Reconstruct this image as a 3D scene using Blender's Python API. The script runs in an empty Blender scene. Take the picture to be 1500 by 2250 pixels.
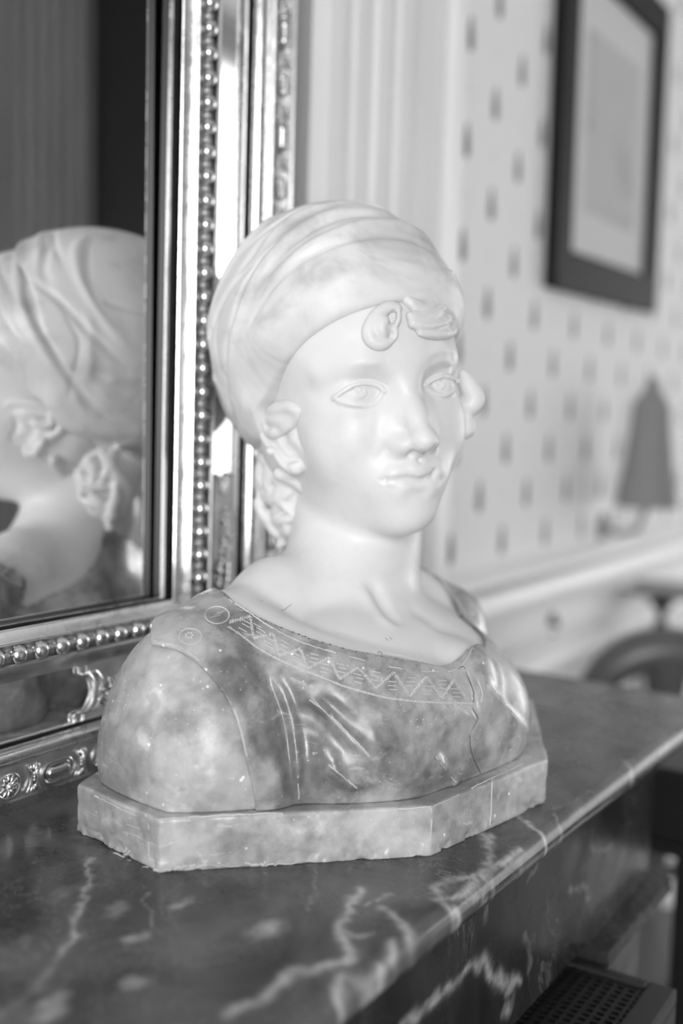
import bpy, bmesh, math, random
import numpy as np
from mathutils import Matrix, Vector
random.seed(7); np.random.seed(7)
S = bpy.context.scene

# ------------------------------------------------------------------ camera
F_PX = 2350.0
YAW, TILT, ROLL = math.radians(33.0), math.radians(4.9), math.radians(1.75)
CAM = np.array([0.0, 0.0, 1.39])
FW = np.array([math.cos(YAW)*math.cos(TILT), math.sin(YAW)*math.cos(TILT), -math.sin(TILT)])
_r = np.cross(FW, [0, 0, 1]); _r /= np.linalg.norm(_r); _u = np.cross(_r, FW)
RT = _r*math.cos(ROLL) + _u*math.sin(ROLL)
UP = _u*math.cos(ROLL) - _r*math.sin(ROLL)
cd = bpy.data.cameras.new('camera'); cam = bpy.data.objects.new('camera', cd)
S.collection.objects.link(cam); S.camera = cam
cam.matrix_world = Matrix(((RT[0], UP[0], -FW[0], CAM[0]), (RT[1], UP[1], -FW[1], CAM[1]),
                           (RT[2], UP[2], -FW[2], CAM[2]), (0, 0, 0, 1)))
cd.sensor_fit = 'HORIZONTAL'; cd.sensor_width = 24.0; cd.lens = F_PX/1500*24
cd.clip_start = 0.02; cd.clip_end = 60
cd.dof.use_dof = True; cd.dof.focus_distance = 0.735; cd.dof.aperture_fstop = 2.1

# ------------------------------------------------------------------ view, world, lights
vs = S.view_settings
S.display_settings.display_device = 'sRGB'
vs.view_transform = 'Standard'; vs.look = 'None'; vs.gamma = 1.0; vs.use_curve_mapping = False
vs.exposure = 0.0
cy = S.cycles; cy.max_bounces = 7; cy.diffuse_bounces = 4; cy.glossy_bounces = 4; cy.transmission_bounces = 2
cy.use_adaptive_sampling = True; cy.adaptive_threshold = .05; cy.adaptive_min_samples = 20; cy.sample_clamp_indirect = 6; cy.caustics_reflective = True; cy.caustics_refractive = False
w = bpy.data.worlds.new('world'); S.world = w; w.use_nodes = True
w.node_tree.nodes['Background'].inputs[0].default_value = (0.6, 0.6, 0.6, 1)
w.node_tree.nodes['Background'].inputs[1].default_value = 0.35

def area(name, loc, aim, sx, sy, power):
    l = bpy.data.lights.new(name, 'AREA'); l.shape = 'RECTANGLE'; l.size = sx; l.size_y = sy; l.energy = power
    o = bpy.data.objects.new(name, l); S.collection.objects.link(o); o.location = loc
    o.rotation_euler = (Vector(aim)-Vector(loc)).to_track_quat('-Z', 'Y').to_euler()
    return o
area('window_light_left', (-2.12, -1.1, 1.6), (.7, .45, 1.3), 1.5, 1.8, 138)
area('window_light_front', (5.4, -2.5, 1.85), (3.2, .4, 1.2), 1.7, 2.9, 16)
area('window_light_right', (6.5, -1.0, 1.4), (2.6, .6, 1.0), 1.7, 1.8, 42)

SKYW = 2.6                  # brightness of the daylight panes
LAMPW = .08                 # wall lamp
HRES, TRES, RRES = .0010, .0012, .0012    # clay resolutions (m)
MTILT = -2.0                # the side margin of the mirror is set at a slight angle


# ------------------------------------------------------------------ helpers
ZT = 1.10          # top of the mantel shelf
YG = 0.62          # plane of the mirror glass

def ray(px, py):
    d = FW*F_PX + RT*(px-750.0) + UP*(1125.0-py)
    return d/np.linalg.norm(d)
def on(px, py, axis, val):
    d = ray(px, py); return CAM + d*((val-CAM[axis])/d[axis])
GX, GY, GPHI = .6657, .6215, math.radians(.60); GLEAN = .004     # right edge of the glass and its slight turn
def in_glass(p, vec=False):
    """mirror image of a point (or direction) in the big glass"""
    n = np.array([math.sin(GPHI), -math.cos(GPHI), GLEAN]); n /= np.linalg.norm(n); q = np.array(p, float)
    return q-2*((q if vec else q-np.array([GX, GY, 1.24])) @ n)*n
def axp(px, py, y): return on(px, py, 1, y)

def set_mesh(me, v, f):
    """v (N,3), f (M,4) arrays -> mesh, quickly"""
    me.vertices.add(len(v)); me.vertices.foreach_set('co', np.ascontiguousarray(v, np.float32).ravel())
    k = f.shape[1]
    me.loops.add(f.size); me.loops.foreach_set('vertex_index', np.ascontiguousarray(f, np.int32).ravel())
    me.polygons.add(len(f)); me.polygons.foreach_set('loop_start', np.arange(0, f.size, k, dtype=np.int32))
    me.update(calc_edges=True); me.validate()
    me.polygons.foreach_set('use_smooth', np.ones(len(me.polygons), bool)); me.update()

def link(name, me, mat=None, parent=None, smooth=None):
    o = bpy.data.objects.new(name, me); S.collection.objects.link(o)
    if mat is not None:
        me.materials.clear(); me.materials.append(mat)
    if smooth is not None:
        for p in me.polygons: p.use_smooth = smooth
    if parent is not None: o.parent = parent
    return o
def tag(o, label=None, cat=None, group=None, kind=None):
    if label: o['label'] = label
    if cat: o['category'] = cat
    if group: o['group'] = group
    if kind: o['kind'] = kind
    return o
def empty(name, loc=(0, 0, 0)):
    o = bpy.data.objects.new(name, None); S.collection.objects.link(o); o.location = loc; o.empty_display_size = .05
    return o
def keep(o, parent):
    """parent without moving (parents here are only translated)"""
    o.parent = parent; o.location = Vector(o.location)-Vector(parent.location); return o

# ------------------------------------------------------------------ clay: signed distance volumes
class Frame:
    def __init__(s, origin, ax):             # ax: rows are the local axes in world space
        s.o = np.array(origin, float); s.a = np.array(ax, float)
    def to(s, p): return (np.asarray(p, float)-s.o) @ s.a.T      # world -> local
    def fro(s, p): return np.asarray(p, float) @ s.a + s.o        # local -> world
WORLD = Frame((0, 0, 0), np.eye(3))

def smin(a, b, k):
    if k <= 0: return np.minimum(a, b)
    h = np.maximum(k-np.abs(a-b), 0)
    return np.minimum(a, b)-h*h*(0.25/k)

class Vol:
    def __init__(s, frame, lo, hi, h):
        s.fr = frame; s.lo = np.array(lo, float); s.h = h
        s.n = np.ceil((np.array(hi)-s.lo)/h).astype(int)+1
        s.f = np.full(s.n, 0.05, np.float32)
    def sub(s, frame, lo, hi):
        """slice of the grid that covers a box given in another frame, and its coordinates in that frame"""
        c = np.array([[x, y, z] for x in (lo[0], hi[0]) for y in (lo[1], hi[1]) for z in (lo[2], hi[2])])
        c = (s.fr.to(frame.fro(c))-s.lo)/s.h
        a = np.clip(np.floor(c.min(0)).astype(int), 0, s.n); b = np.clip(np.ceil(c.max(0)).astype(int)+1, 0, s.n)
        if np.any(b <= a): return None, None
        M = s.fr.a @ frame.a.T                # local vol vec -> frame vec
        off = frame.to(s.fr.fro(s.lo))
        g = [(np.arange(a[i], b[i])*s.h).astype(np.float32) for i in range(3)]
        P = []
        for j in range(3):
            P.append((g[0]*np.float32(M[0, j]))[:, None, None]+(g[1]*np.float32(M[1, j]))[None, :, None]
                     + (g[2]*np.float32(M[2, j]))[None, None, :]+np.float32(off[j]))
        return (slice(a[0], b[0]), slice(a[1], b[1]), slice(a[2], b[2])), P
    def comb(s, sl, d, k, op):
        if op == 'add': s.f[sl] = smin(s.f[sl], d, k)
        elif op == 'cut': s.f[sl] = -smin(-s.f[sl], d, k)
        elif op == 'and': s.f[sl] = -smin(-s.f[sl], -d, k)
    def ell(s, fr, c, r, k=0.0, op='add', rot=None):
        r = np.array(r, float)
        if rot is not None:                   # rot: rotation matrix rows = axes inside fr
            fr = Frame(fr.fro(c), np.array(rot) @ fr.a); c = (0, 0, 0)
        m = k+max(0.004, 0.3*r.max()) if op == 'add' else k+0.003
        c = np.array(c, float); sl, P = s.sub(fr, c-r-m, c+r+m)
        if sl is None: return
        q = [(P[i]-np.float32(c[i]))/np.float32(r[i]) for i in range(3)]
        k0 = np.sqrt(q[0]**2+q[1]**2+q[2]**2)+1e-6
        k1 = np.sqrt((q[0]/r[0])**2+(q[1]/r[1])**2+(q[2]/r[2])**2).astype(np.float32)+1e-6
        s.comb(sl, k0*(k0-1)/k1, k, op)
    def dist(s, fr, pts, rad, m):
        pts = np.array(pts, float); lo = pts.min(0)-m; hi = pts.max(0)+m
        sl, P = s.sub(fr, lo, hi)
        if sl is None: return None, None
        D = np.full(P[0].shape, 9., np.float32)
        for i in range(len(pts)-1):
            a, b = pts[i], pts[i+1]; ab = b-a; L = max(float(ab@ab), 1e-12)
            t = sum((P[j]-np.float32(a[j]))*np.float32(ab[j]/L) for j in range(3)); np.clip(t, 0, 1, out=t)
            d = np.sqrt(sum((P[j]-np.float32(a[j])-t*np.float32(ab[j]))**2 for j in range(3)))
            if rad is not None: d = d-(np.float32(rad[i])+t*np.float32(rad[i+1]-rad[i]))
            np.minimum(D, d, out=D)
        return sl, D
    def tube(s, fr, pts, rad, k=0.0, op='add'):
        if np.isscalar(rad): rad = [rad]*len(pts)
        for i in range(len(pts)-1):           # piecewise, keeps the boxes small
            sl, D = s.dist(fr, pts[i:i+2], rad[i:i+2], max(rad)+k+0.004)
            if sl is not None: s.comb(sl, D, k, op)
    def disp(s, fr, pts, h, w):
        """raise (h>0) or sink (h<0) the surface along a line, gaussian width w"""
        sl, D = s.dist(fr, pts, None, 2.6*w)
        if sl is not None: s.f[sl] -= np.float32(h)*np.exp(-(D/np.float32(w))**2)
    def flens(s, fr, pts, h, w):
        """like disp, fading towards both ends"""
        pts = np.array(pts, float); n = len(pts)
        cum = np.r_[0, np.cumsum(np.linalg.norm(np.diff(pts, axis=0), axis=1))]; cum /= cum[-1]
        sl, P = s.sub(fr, pts.min(0)-2.6*w, pts.max(0)+2.6*w)
        if sl is None: return
        D = np.full(P[0].shape, 9., np.float32); T = np.zeros(P[0].shape, np.float32)
        for i in range(n-1):
            a, b = pts[i], pts[i+1]; ab = b-a; L = max(float(ab@ab), 1e-12)
            t = sum((P[j]-np.float32(a[j]))*np.float32(ab[j]/L) for j in range(3)); np.clip(t, 0, 1, out=t)
            d = np.sqrt(sum((P[j]-np.float32(a[j])-t*np.float32(ab[j]))**2 for j in range(3)))
            u = d < D; D[u] = d[u]; T[u] = np.float32(cum[i])+t[u]*np.float32(cum[i+1]-cum[i])
        e = np.clip(np.minimum(T, 1-T)*4, 0, 1); e = e*e*(3-2*e)
        s.f[sl] -= np.float32(h)*e*np.exp(-(D/np.float32(w))**2)
    def hit(s, pxs, mirror=False, off=0.0, t0=0.35, t1=1.25, front=True):
        """world points where the lines of sight through photo points meet the clay"""
        pxs = np.array(pxs, float); out = []
        C = CAM.copy()
        ts = np.arange(t0, t1+(0.45 if mirror else 0), 0.0006)
        for p in pxs:
            d = ray(*p)
            if mirror:
                d = in_glass(d, True); c = in_glass(C)
            else: c = C
            q = c+ts[:, None]*d; v = s.sample(q)
            i = np.flatnonzero(v < 0)
            if len(i) == 0: j = int(np.argmin(v)); x = q[j]
            else:
                j = max(i[0], 1); a, b = v[j-1], v[j]; x = q[j-1]+(q[j]-q[j-1])*(a/(a-b+1e-9))
            out.append((x-d*off, v.min() < .012))
        keep_ = []                            # drop sight lines that miss the clay or jump behind it
        for x, ok in out:
            if ok and (not keep_ or np.linalg.norm(x-keep_[-1]) < .030): keep_.append(x)
        return np.array(keep_) if len(keep_) > 1 else np.array([x for x, _ in out])
    def sample(s, q):
        g = (s.fr.to(q)-s.lo)/s.h; g0 = np.floor(g).astype(int)
        ok = np.all((g0 >= 0) & (g0 < s.n-1), axis=1); v = np.full(len(q), 0.05)
        g0 = g0[ok]; t = g[ok]-g0; r = 0
        for dx in (0, 1):
            for dy in (0, 1):
                for dz in (0, 1):
                    wgt = (t[:, 0] if dx else 1-t[:, 0])*(t[:, 1] if dy else 1-t[:, 1])*(t[:, 2] if dz else 1-t[:, 2])
                    r = r+wgt*s.f[g0[:, 0]+dx, g0[:, 1]+dy, g0[:, 2]+dz]
        v[ok] = r; return v
    def mesh(s, name):
        """surface nets"""
        f = s.f.copy()
        for ax in range(3):                   # close the surface at the borders
            sl = [slice(None)]*3; sl[ax] = 0; f[tuple(sl)] = 0.01; sl[ax] = -1; f[tuple(sl)] = 0.01
        ins = f < 0; n = np.array(f.shape)
        c = np.zeros(n-1, np.int8)
        for dx in (0, 1):
            for dy in (0, 1):
                for dz in (0, 1): c += ins[dx:n[0]-1+dx, dy:n[1]-1+dy, dz:n[2]-1+dz]
        act = (c > 0) & (c < 8); idx = np.argwhere(act)
        im = np.full(act.shape, -1, np.int32); im[act] = np.arange(len(idx), dtype=np.int32)
        cor = [(a, b, d) for a in (0, 1) for b in (0, 1) for d in (0, 1)]
        val = {k: f[idx[:, 0]+k[0], idx[:, 1]+k[1], idx[:, 2]+k[2]] for k in cor}
        acc = np.zeros((len(idx), 3), np.float32); cnt = np.zeros(len(idx), np.float32)
        for k in cor:
            for ax in range(3):
                if k[ax]: continue
                k2 = list(k); k2[ax] = 1; a = val[k]; b = val[tuple(k2)]
                m = (a < 0) != (b < 0); t = np.where(m, a/np.where(m, a-b, 1), 0)
                p = np.tile(np.array(k, np.float32), (len(idx), 1)); p[:, ax] += t
                acc += np.where(m[:, None], p, 0); cnt += m
        v = (idx+acc/cnt[:, None])*s.h+s.lo
        faces = []
        for ax in range(3):
            a1, a2 = (ax+1) % 3, (ax+2) % 3
            A = ins.take(range(0, n[ax]-1), ax); B = ins.take(range(1, n[ax]), ax)
            e = np.argwhere(A != B); e = e[(e[:, a1] > 0) & (e[:, a2] > 0) & (e[:, a1] < n[a1]-1) & (e[:, a2] < n[a2]-1)]
            fl = A[e[:, 0], e[:, 1], e[:, 2]]
            q = []
            for o1, o2 in ((-1, -1), (0, -1), (0, 0), (-1, 0)):
                g = e.copy(); g[:, a1] += o1; g[:, a2] += o2; q.append(im[g[:, 0], g[:, 1], g[:, 2]])
            q = np.stack(q, 1); q[~fl] = q[~fl][:, ::-1]; faces.append(q)
        fc = np.concatenate(faces); fc = fc[(fc >= 0).all(1)]
        me = bpy.data.meshes.new(name); set_mesh(me, s.fr.fro(v), fc)
        return me

def rots(rx=0, ry=0, rz=0):
    """rows = axes of a rotated box, degrees"""
    m = Matrix.Rotation(math.radians(rz), 3, 'Z') @ Matrix.Rotation(math.radians(ry), 3, 'Y') @ Matrix.Rotation(math.radians(rx), 3, 'X')
    return np.array(m.transposed())

_lat = np.random.RandomState(3).rand(64, 64, 64).astype(np.float32)
def vnoise(P, sc):
    q = [np.asarray(p, np.float32)*np.float32(sc) for p in P]; i = [np.floor(a).astype(np.int32) for a in q]
    t = [a-b for a, b in zip(q, i)]; t = [a*a*(3-2*a) for a in t]; r = 0
    for dx in (0, 1):
        for dy in (0, 1):
            for dz in (0, 1):
                r = r+_lat[(i[0]+dx) % 64, (i[1]+dy) % 64, (i[2]+dz) % 64]*(t[0] if dx else 1-t[0])*(t[1] if dy else 1-t[1])*(t[2] if dz else 1-t[2])
    return r*2-1

# ------------------------------------------------------------------ the bust
def cr(pts, n=4):
    """Catmull-Rom through points (2-D or 3-D)"""
    p = np.array(pts, float)
    if len(p) < 3: return p
    q = np.vstack([2*p[0]-p[1], p, 2*p[-1]-p[-2]]); out = []
    for i in range(1, len(q)-2):
        for t in np.arange(n)/n:
            a, b, c, d = q[i-1], q[i], q[i+1], q[i+2]
            out.append(0.5*((2*b)+(c-a)*t+(2*a-5*b+4*c-d)*t*t+(3*b-a-3*c+d)*t**3))
    out.append(p[-1]); return np.array(out)

BETA = math.radians(26)
fwh = np.array([math.cos(YAW), math.sin(YAW), 0]); rth = np.array([math.sin(YAW), -math.cos(YAW), 0])
hf = -math.cos(BETA)*fwh+math.sin(BETA)*rth; hr = np.array([hf[1], -hf[0], 0]); hz = np.array([0, 0, 1.])
a = math.radians(8); hx = hr*math.cos(a)-hz*math.sin(a); hu = hz*math.cos(a)+hr*math.sin(a)
HEAD = Frame((0.7214, 0.4590, 1.4140), [hx, hf, hu])
a = math.radians(9)
TORSO = Frame((0.7127, 0.4364, 1.135), [[math.cos(a), -math.sin(a), 0], [math.sin(a), math.cos(a), 0], [0, 0, 1]])
H, T = HEAD, TORSO

def sides(fn):
    for s in (1, -1): fn(s)

def neck_curve():
    """the neckline seen in the photo, laid on an elliptic cylinder round the neck (torso frame)"""
    out = []
    for p in cr([(480, 1308), (560, 1360), (640, 1400), (720, 1430), (800, 1452), (860, 1463), (940, 1474), (1000, 1473), (1030, 1452), (1044, 1405)], 2):
        d = T.a @ ray(*p); c = T.to(CAM); e = np.array([1/.118, 1/.104])
        a2 = d[:2]*e; c2 = (c[:2]-np.array([-.021, .004]))*e
        A, B, D = a2@a2, a2@c2, c2@c2-1; q = B*B-A*D
        t = (-B-math.sqrt(max(q, 0)))/A; out.append(c+t*d)
    return np.array(out)
def torso_body(V, grow=0.0):
    g = grow
    V.ell(T, (0, 0.012, 0.050), (0.120+g, 0.100+g, 0.074+g), 0.0)
    V.ell(T, (-0.010, -0.008, 0.015), (0.14+g, 0.105+g, 0.080+g), 0.03)
    V.ell(T, (-0.055, -0.022, 0.050), (0.085+g, 0.074+g, 0.062+g), 0.025)
    for s in (-1, 1):
        V.ell(T, ((.108 if s > 0 else -.150), 0.012, 0.012), (0.052+g, 0.060+g, (0.056 if s > 0 else .064)+g), 0.03)
        V.ell(T, ((.046 if s > 0 else -.070), -0.060, 0.028), ((0.050 if s > 0 else .058)+g, 0.048+g, 0.045+g), 0.03)     # chest
    V.tube(T, [(0, 0.030, 0.120), (-0.070, 0.032, 0.118), (-0.135, 0.024, 0.096), (-0.172, 0.018, 0.084)], [0.036+g, 0.026+g, 0.025+g, 0.025+g], 0.025)
    V.tube(T, [(0, 0.030, 0.120), (0.075, 0.020, 0.100), (0.122, 0.012, 0.078), (0.138, 0.010, 0.045)], [0.036+g, 0.026+g, 0.025+g, 0.025+g], 0.025)
    N = neck_curve(); cc = N-np.array([-.021, .004, 0]); cc[:, 2] = 0; cc /= np.linalg.norm(cc, axis=1)[:, None]
    V.tube(T, N-cc*.015-np.array([0, 0, .0285]), .0225+g, 0.018)
PLINTH = [(-.2195, -.021), (-.0731, -.126), (.0731, -.126), (.2195, -.021), (.2195, .066), (.12, .118), (-.13, .118), (-.2195, .070)]
def poly_field(P, pts, inset=0.0):
    """signed distance to a convex prism in u,v (counter-clockwise seen from above)"""
    d = np.full(P[0].shape, -9., np.float32); n = len(pts)
    for i in range(n):
        a = np.array(pts[i]); b = np.array(pts[(i+1) % n]); e = (b-a)/np.linalg.norm(b-a); nn = np.array([e[1], -e[0]])
        d = np.maximum(d, (P[0]-np.float32(a[0]))*np.float32(nn[0])+(P[1]-np.float32(a[1]))*np.float32(nn[1]))
    return d+np.float32(inset)
def whole(V, frame):
    c = np.array([V.fr.fro(V.lo+V.h*V.n*np.array([x, y, z])) for x in (0, 1) for y in (0, 1) for z in (0, 1)])
    c = frame.to(c); return V.sub(frame, c.min(0)-1, c.max(0)+1)
def neckline_field(P, r0=1.0):
    """<0 inside the neck opening of the robe (ellipse in plan)"""
    q = np.sqrt(((P[0]+np.float32(.021))/np.float32(0.118*r0))**2+((P[1]-np.float32(0.004))/np.where(P[1] > .004, np.float32(0.076*r0), np.float32(0.104*r0)))**2)
    return (q-1)*np.float32(0.11)

# ---- head, neck and chest: one surface
def build_head():
    V = Vol(HEAD, (-0.145, -0.125, -0.235), (0.145, 0.125, 0.085), HRES)
    torso_body(V)
    # neck
    nb = H.to(T.fro((-0.004, 0.020, 0.105)))
    V.tube(H, [nb, (0.004, -0.014, -0.118), (0, -0.018, -0.06)], [0.055, 0.048, 0.048], 0.022)
    # skull and face masses
    V.ell(H, (0, -0.020, 0.03), (.074, .098, .083), 0.02)
    V.ell(H, (0, 0.020, -0.022), (.0640, .066, .078), 0.02)
    V.ell(H, (0, 0.026, -0.064), (.049, .055, .043), 0.018)
    V.ell(H, (0, 0.026, 0.035), (.068, .060, .050), 0.02)
    V.ell(H, (0, 0.066, -0.093), (.021, .019, .015), 0.022)
    def f(s):
        V.ell(H, (s*.037, .050, -.032), (.025, .024, .030), 0.022)                  # cheek
        V.tube(H, [(s*.008, .0775, .0165), (s*.030, .0735, .0215), (s*.052, .056, .018)], [.0068, .0052, .0042], 0.016)   # brow
    sides(f)
    def f(s):
        V.ell(H, (s*.0335, .0905, .001), (.0195, .0135, .0135), 0.011, 'cut')       # socket
        V.ell(H, (s*.034, .0625, .000), (.0170, .0165, .0150), 0.004)               # eyeball
    sides(f)
    # nose
    V.tube(H, [(0, .0755, .014), (0, .0800, .004), (0, .0910, -.018), (0, .0995, -.033)], [.0072, .0062, .0068, .0078], 0.011)
    V.ell(H, (0, .1010, -.0370), (.0088, .0100, .0082), 0.005)
    def f(s):
        V.tube(H, [(s*.004, .070, .002), (s*.009, .076, -.020), (s*.012, .0805, -.034)], [.006, .007, .0075], 0.012)
        V.ell(H, (s*.0115, .0885, -.0395), (.0068, .0095, .0068), 0.006)
        V.ell(H, (s*.0060, .0930, -.0470), (.0034, .0055, .0030), 0.003, 'cut')
    sides(f)
    V.tube(H, [(0, .094, -.043), (0, .086, -.047)], [.0034, .0040], 0.004)
    # mouth
    V.ell(H, (0, .0700, -.0640), (.032, .0185, .022), 0.016)
    V.tube(H, [(-.029, .0715, -.0635), (-.016, .0825, -.0605), (-.0045, .0870, -.0585)], [.0020, .0052, .0058], 0.007)
    V.tube(H, [(.029, .0715, -.0635), (.016, .0825, -.0605), (.0045, .0870, -.0585)], [.0020, .0052, .0058], 0.007)
    V.tube(H, [(0, .0875, -.0595), (0, .0875, -.0610)], [.0045, .0045], 0.005)
    V.tube(H, [(-.023, .0745, -.0695), (-.010, .0810, -.0720), (.010, .0810, -.0720), (.023, .0745, -.0695)], [.0032, .0072, .0072, .0032], 0.006)
    P2 = lambda pts: [(560+x/2.885, 600+y/2.885) for x, y in pts]
    L = V.hit(cr(P2([(828, 1310), (880, 1314), (960, 1303), (1035, 1314), (1080, 1304), (1120, 1284), (1147, 1252)]), 3))
    V.disp(WORLD, L, -.0022, .0017); V.flens(WORLD, L, -.0014, .0030)
    V.flens(WORLD, V.hit(cr(P2([(1150, 1235), (1128, 1275), (1115, 1320)]))), -.0016, .0025)
    V.flens(WORLD, V.hit(cr(P2([(900, 1425), (960, 1412), (1030, 1400), (1120, 1396)]))), -.0014, .0042)
    V.flens(H, [(0, .0895, -.049), (0, .0900, -.0565)], -.0014, .0028)
    V.flens(WORLD, V.hit(cr(P2([(800, 1335), (815, 1310), (838, 1290)]))), -.0010, .0030)
    V.flens(H, cr([(.017, .086, -.036), (.024, .078, -.046), (.030, .072, -.056)]), -.0012, .004)
    V.flens(H, cr([(-.017, .086, -.036), (-.024, .078, -.046), (-.030, .072, -.056)]), -.0012, .004)
    # eyelids, iris and pupil follow the photo
    for up, cre, lo, ic, ir in (
        ([(500, 797), (560, 748), (630, 712), (710, 698), (780, 712), (818, 748)], [(520, 755), (600, 705), (690, 677), (770, 685), (830, 712)],
         [(500, 797), (570, 822), (660, 838), (750, 830), (818, 748)], (668, 758), (50, 47)),
        ([(1078, 712), (1110, 685), (1160, 662), (1220, 655), (1270, 676), (1286, 692)], [(1078, 685), (1130, 655), (1200, 638), (1260, 644), (1298, 668)],
         [(1078, 712), (1120, 752), (1190, 775), (1250, 752), (1286, 692)], (1172, 705), (42, 47))):
        U = V.hit(cr(P2(up)), off=.0003); Lo = V.hit(cr(P2(lo)), off=.0002); Cr = V.hit(cr(P2(cre)))
        an = np.linspace(0, 2*math.pi, 21)
        R = V.hit(P2([(ic[0]+ir[0]*math.cos(t), ic[1]+ir[1]*math.sin(t)) for t in an]))
        Pu = V.hit(P2([(ic[0]-16, ic[1]-18), (ic[0]-12, ic[1]-6), (ic[0]+4, ic[1]), (ic[0]+14, ic[1]-10), (ic[0]+16, ic[1]-22)]))
        V.tube(WORLD, U, .0010, 0.0025); V.tube(WORLD, Lo, .0002, 0.0030)
        V.disp(WORLD, Cr, -.0011, .0014)
        V.disp(WORLD, R, -.0010, .0009); V.disp(WORLD, Pu, -.0017, .0011)
        V.disp(WORLD, U-np.array([0, 0, .0024]), -.0006, .0011)
    V.flens(WORLD, V.hit(cr(P2([(1068, 640), (1100, 575), (1160, 535), (1240, 525), (1305, 545)]))), -.0012, .0032)
    V.flens(WORLD, V.hit(cr(P2([(570, 600), (650, 570), (740, 562), (830, 572)]))), .0008, .0030)
    ear_and_hair(V)
    # hollows of the throat
    V.flens(WORLD, V.hit(cr(PT([(900, 20), (925, 75), (955, 130), (1000, 175)]))), -.0040, .0060)
    V.flens(WORLD, V.hit(cr(PT([(880, 40), (905, 100), (940, 150), (985, 190)]))), .0022, .0060)
    V.flens(WORLD, V.hit(cr(PT([(1010, 110), (1080, 150), (1140, 200)]))), -.0018, .0100)
    return V

P1 = lambda pts: [(440+x/2.2727, 400+y/2.2727) for x, y in pts]
P2 = lambda pts: [(560+x/2.885, 600+y/2.885) for x, y in pts]
P6 = lambda pts: [(x/2.5, 400+y/2.5) for x, y in pts]
PT = lambda pts: [(150+x/1.3636, 1250+y/1.3636) for x, y in pts]

def ear_and_hair(V):
    # ear: rim, hollow and lobe
    for s in (1, -1):
        V.ell(H, (s*.056, -.020, -.032), (.018, .030, .034), 0.012)
        V.ell(H, (s*.0620, .004, -.030), (.010, .018, .028), 0.008)
    rim = V.hit(cr(P2([(75, 940), (60, 1000), (75, 1060), (120, 1120), (165, 1175), (205, 1225), (250, 1235), (272, 1215)])), off=.0005)
    V.tube(WORLD, rim, [.0030]*(len(rim)-5)+[.0036, .0046, .0050, .0044, .0030], .003)
    con = V.hit(cr(P2([(170, 1020), (185, 1090), (225, 1140)])))
    V.disp(WORLD, con, -.0050, .0050)
    V.flens(WORLD, V.hit(cr(P2([(120, 1060), (150, 1130), (200, 1180), (300, 1182)]))), -.0030, .0020)
    V.flens(WORLD, V.hit(cr(P2([(265, 950), (268, 1040), (300, 1120), (312, 1180)]))), -.0014, .0024)

def fwd(px, py, d):
    r = ray(px, py); return CAM+r*d/(r@FW)

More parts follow.
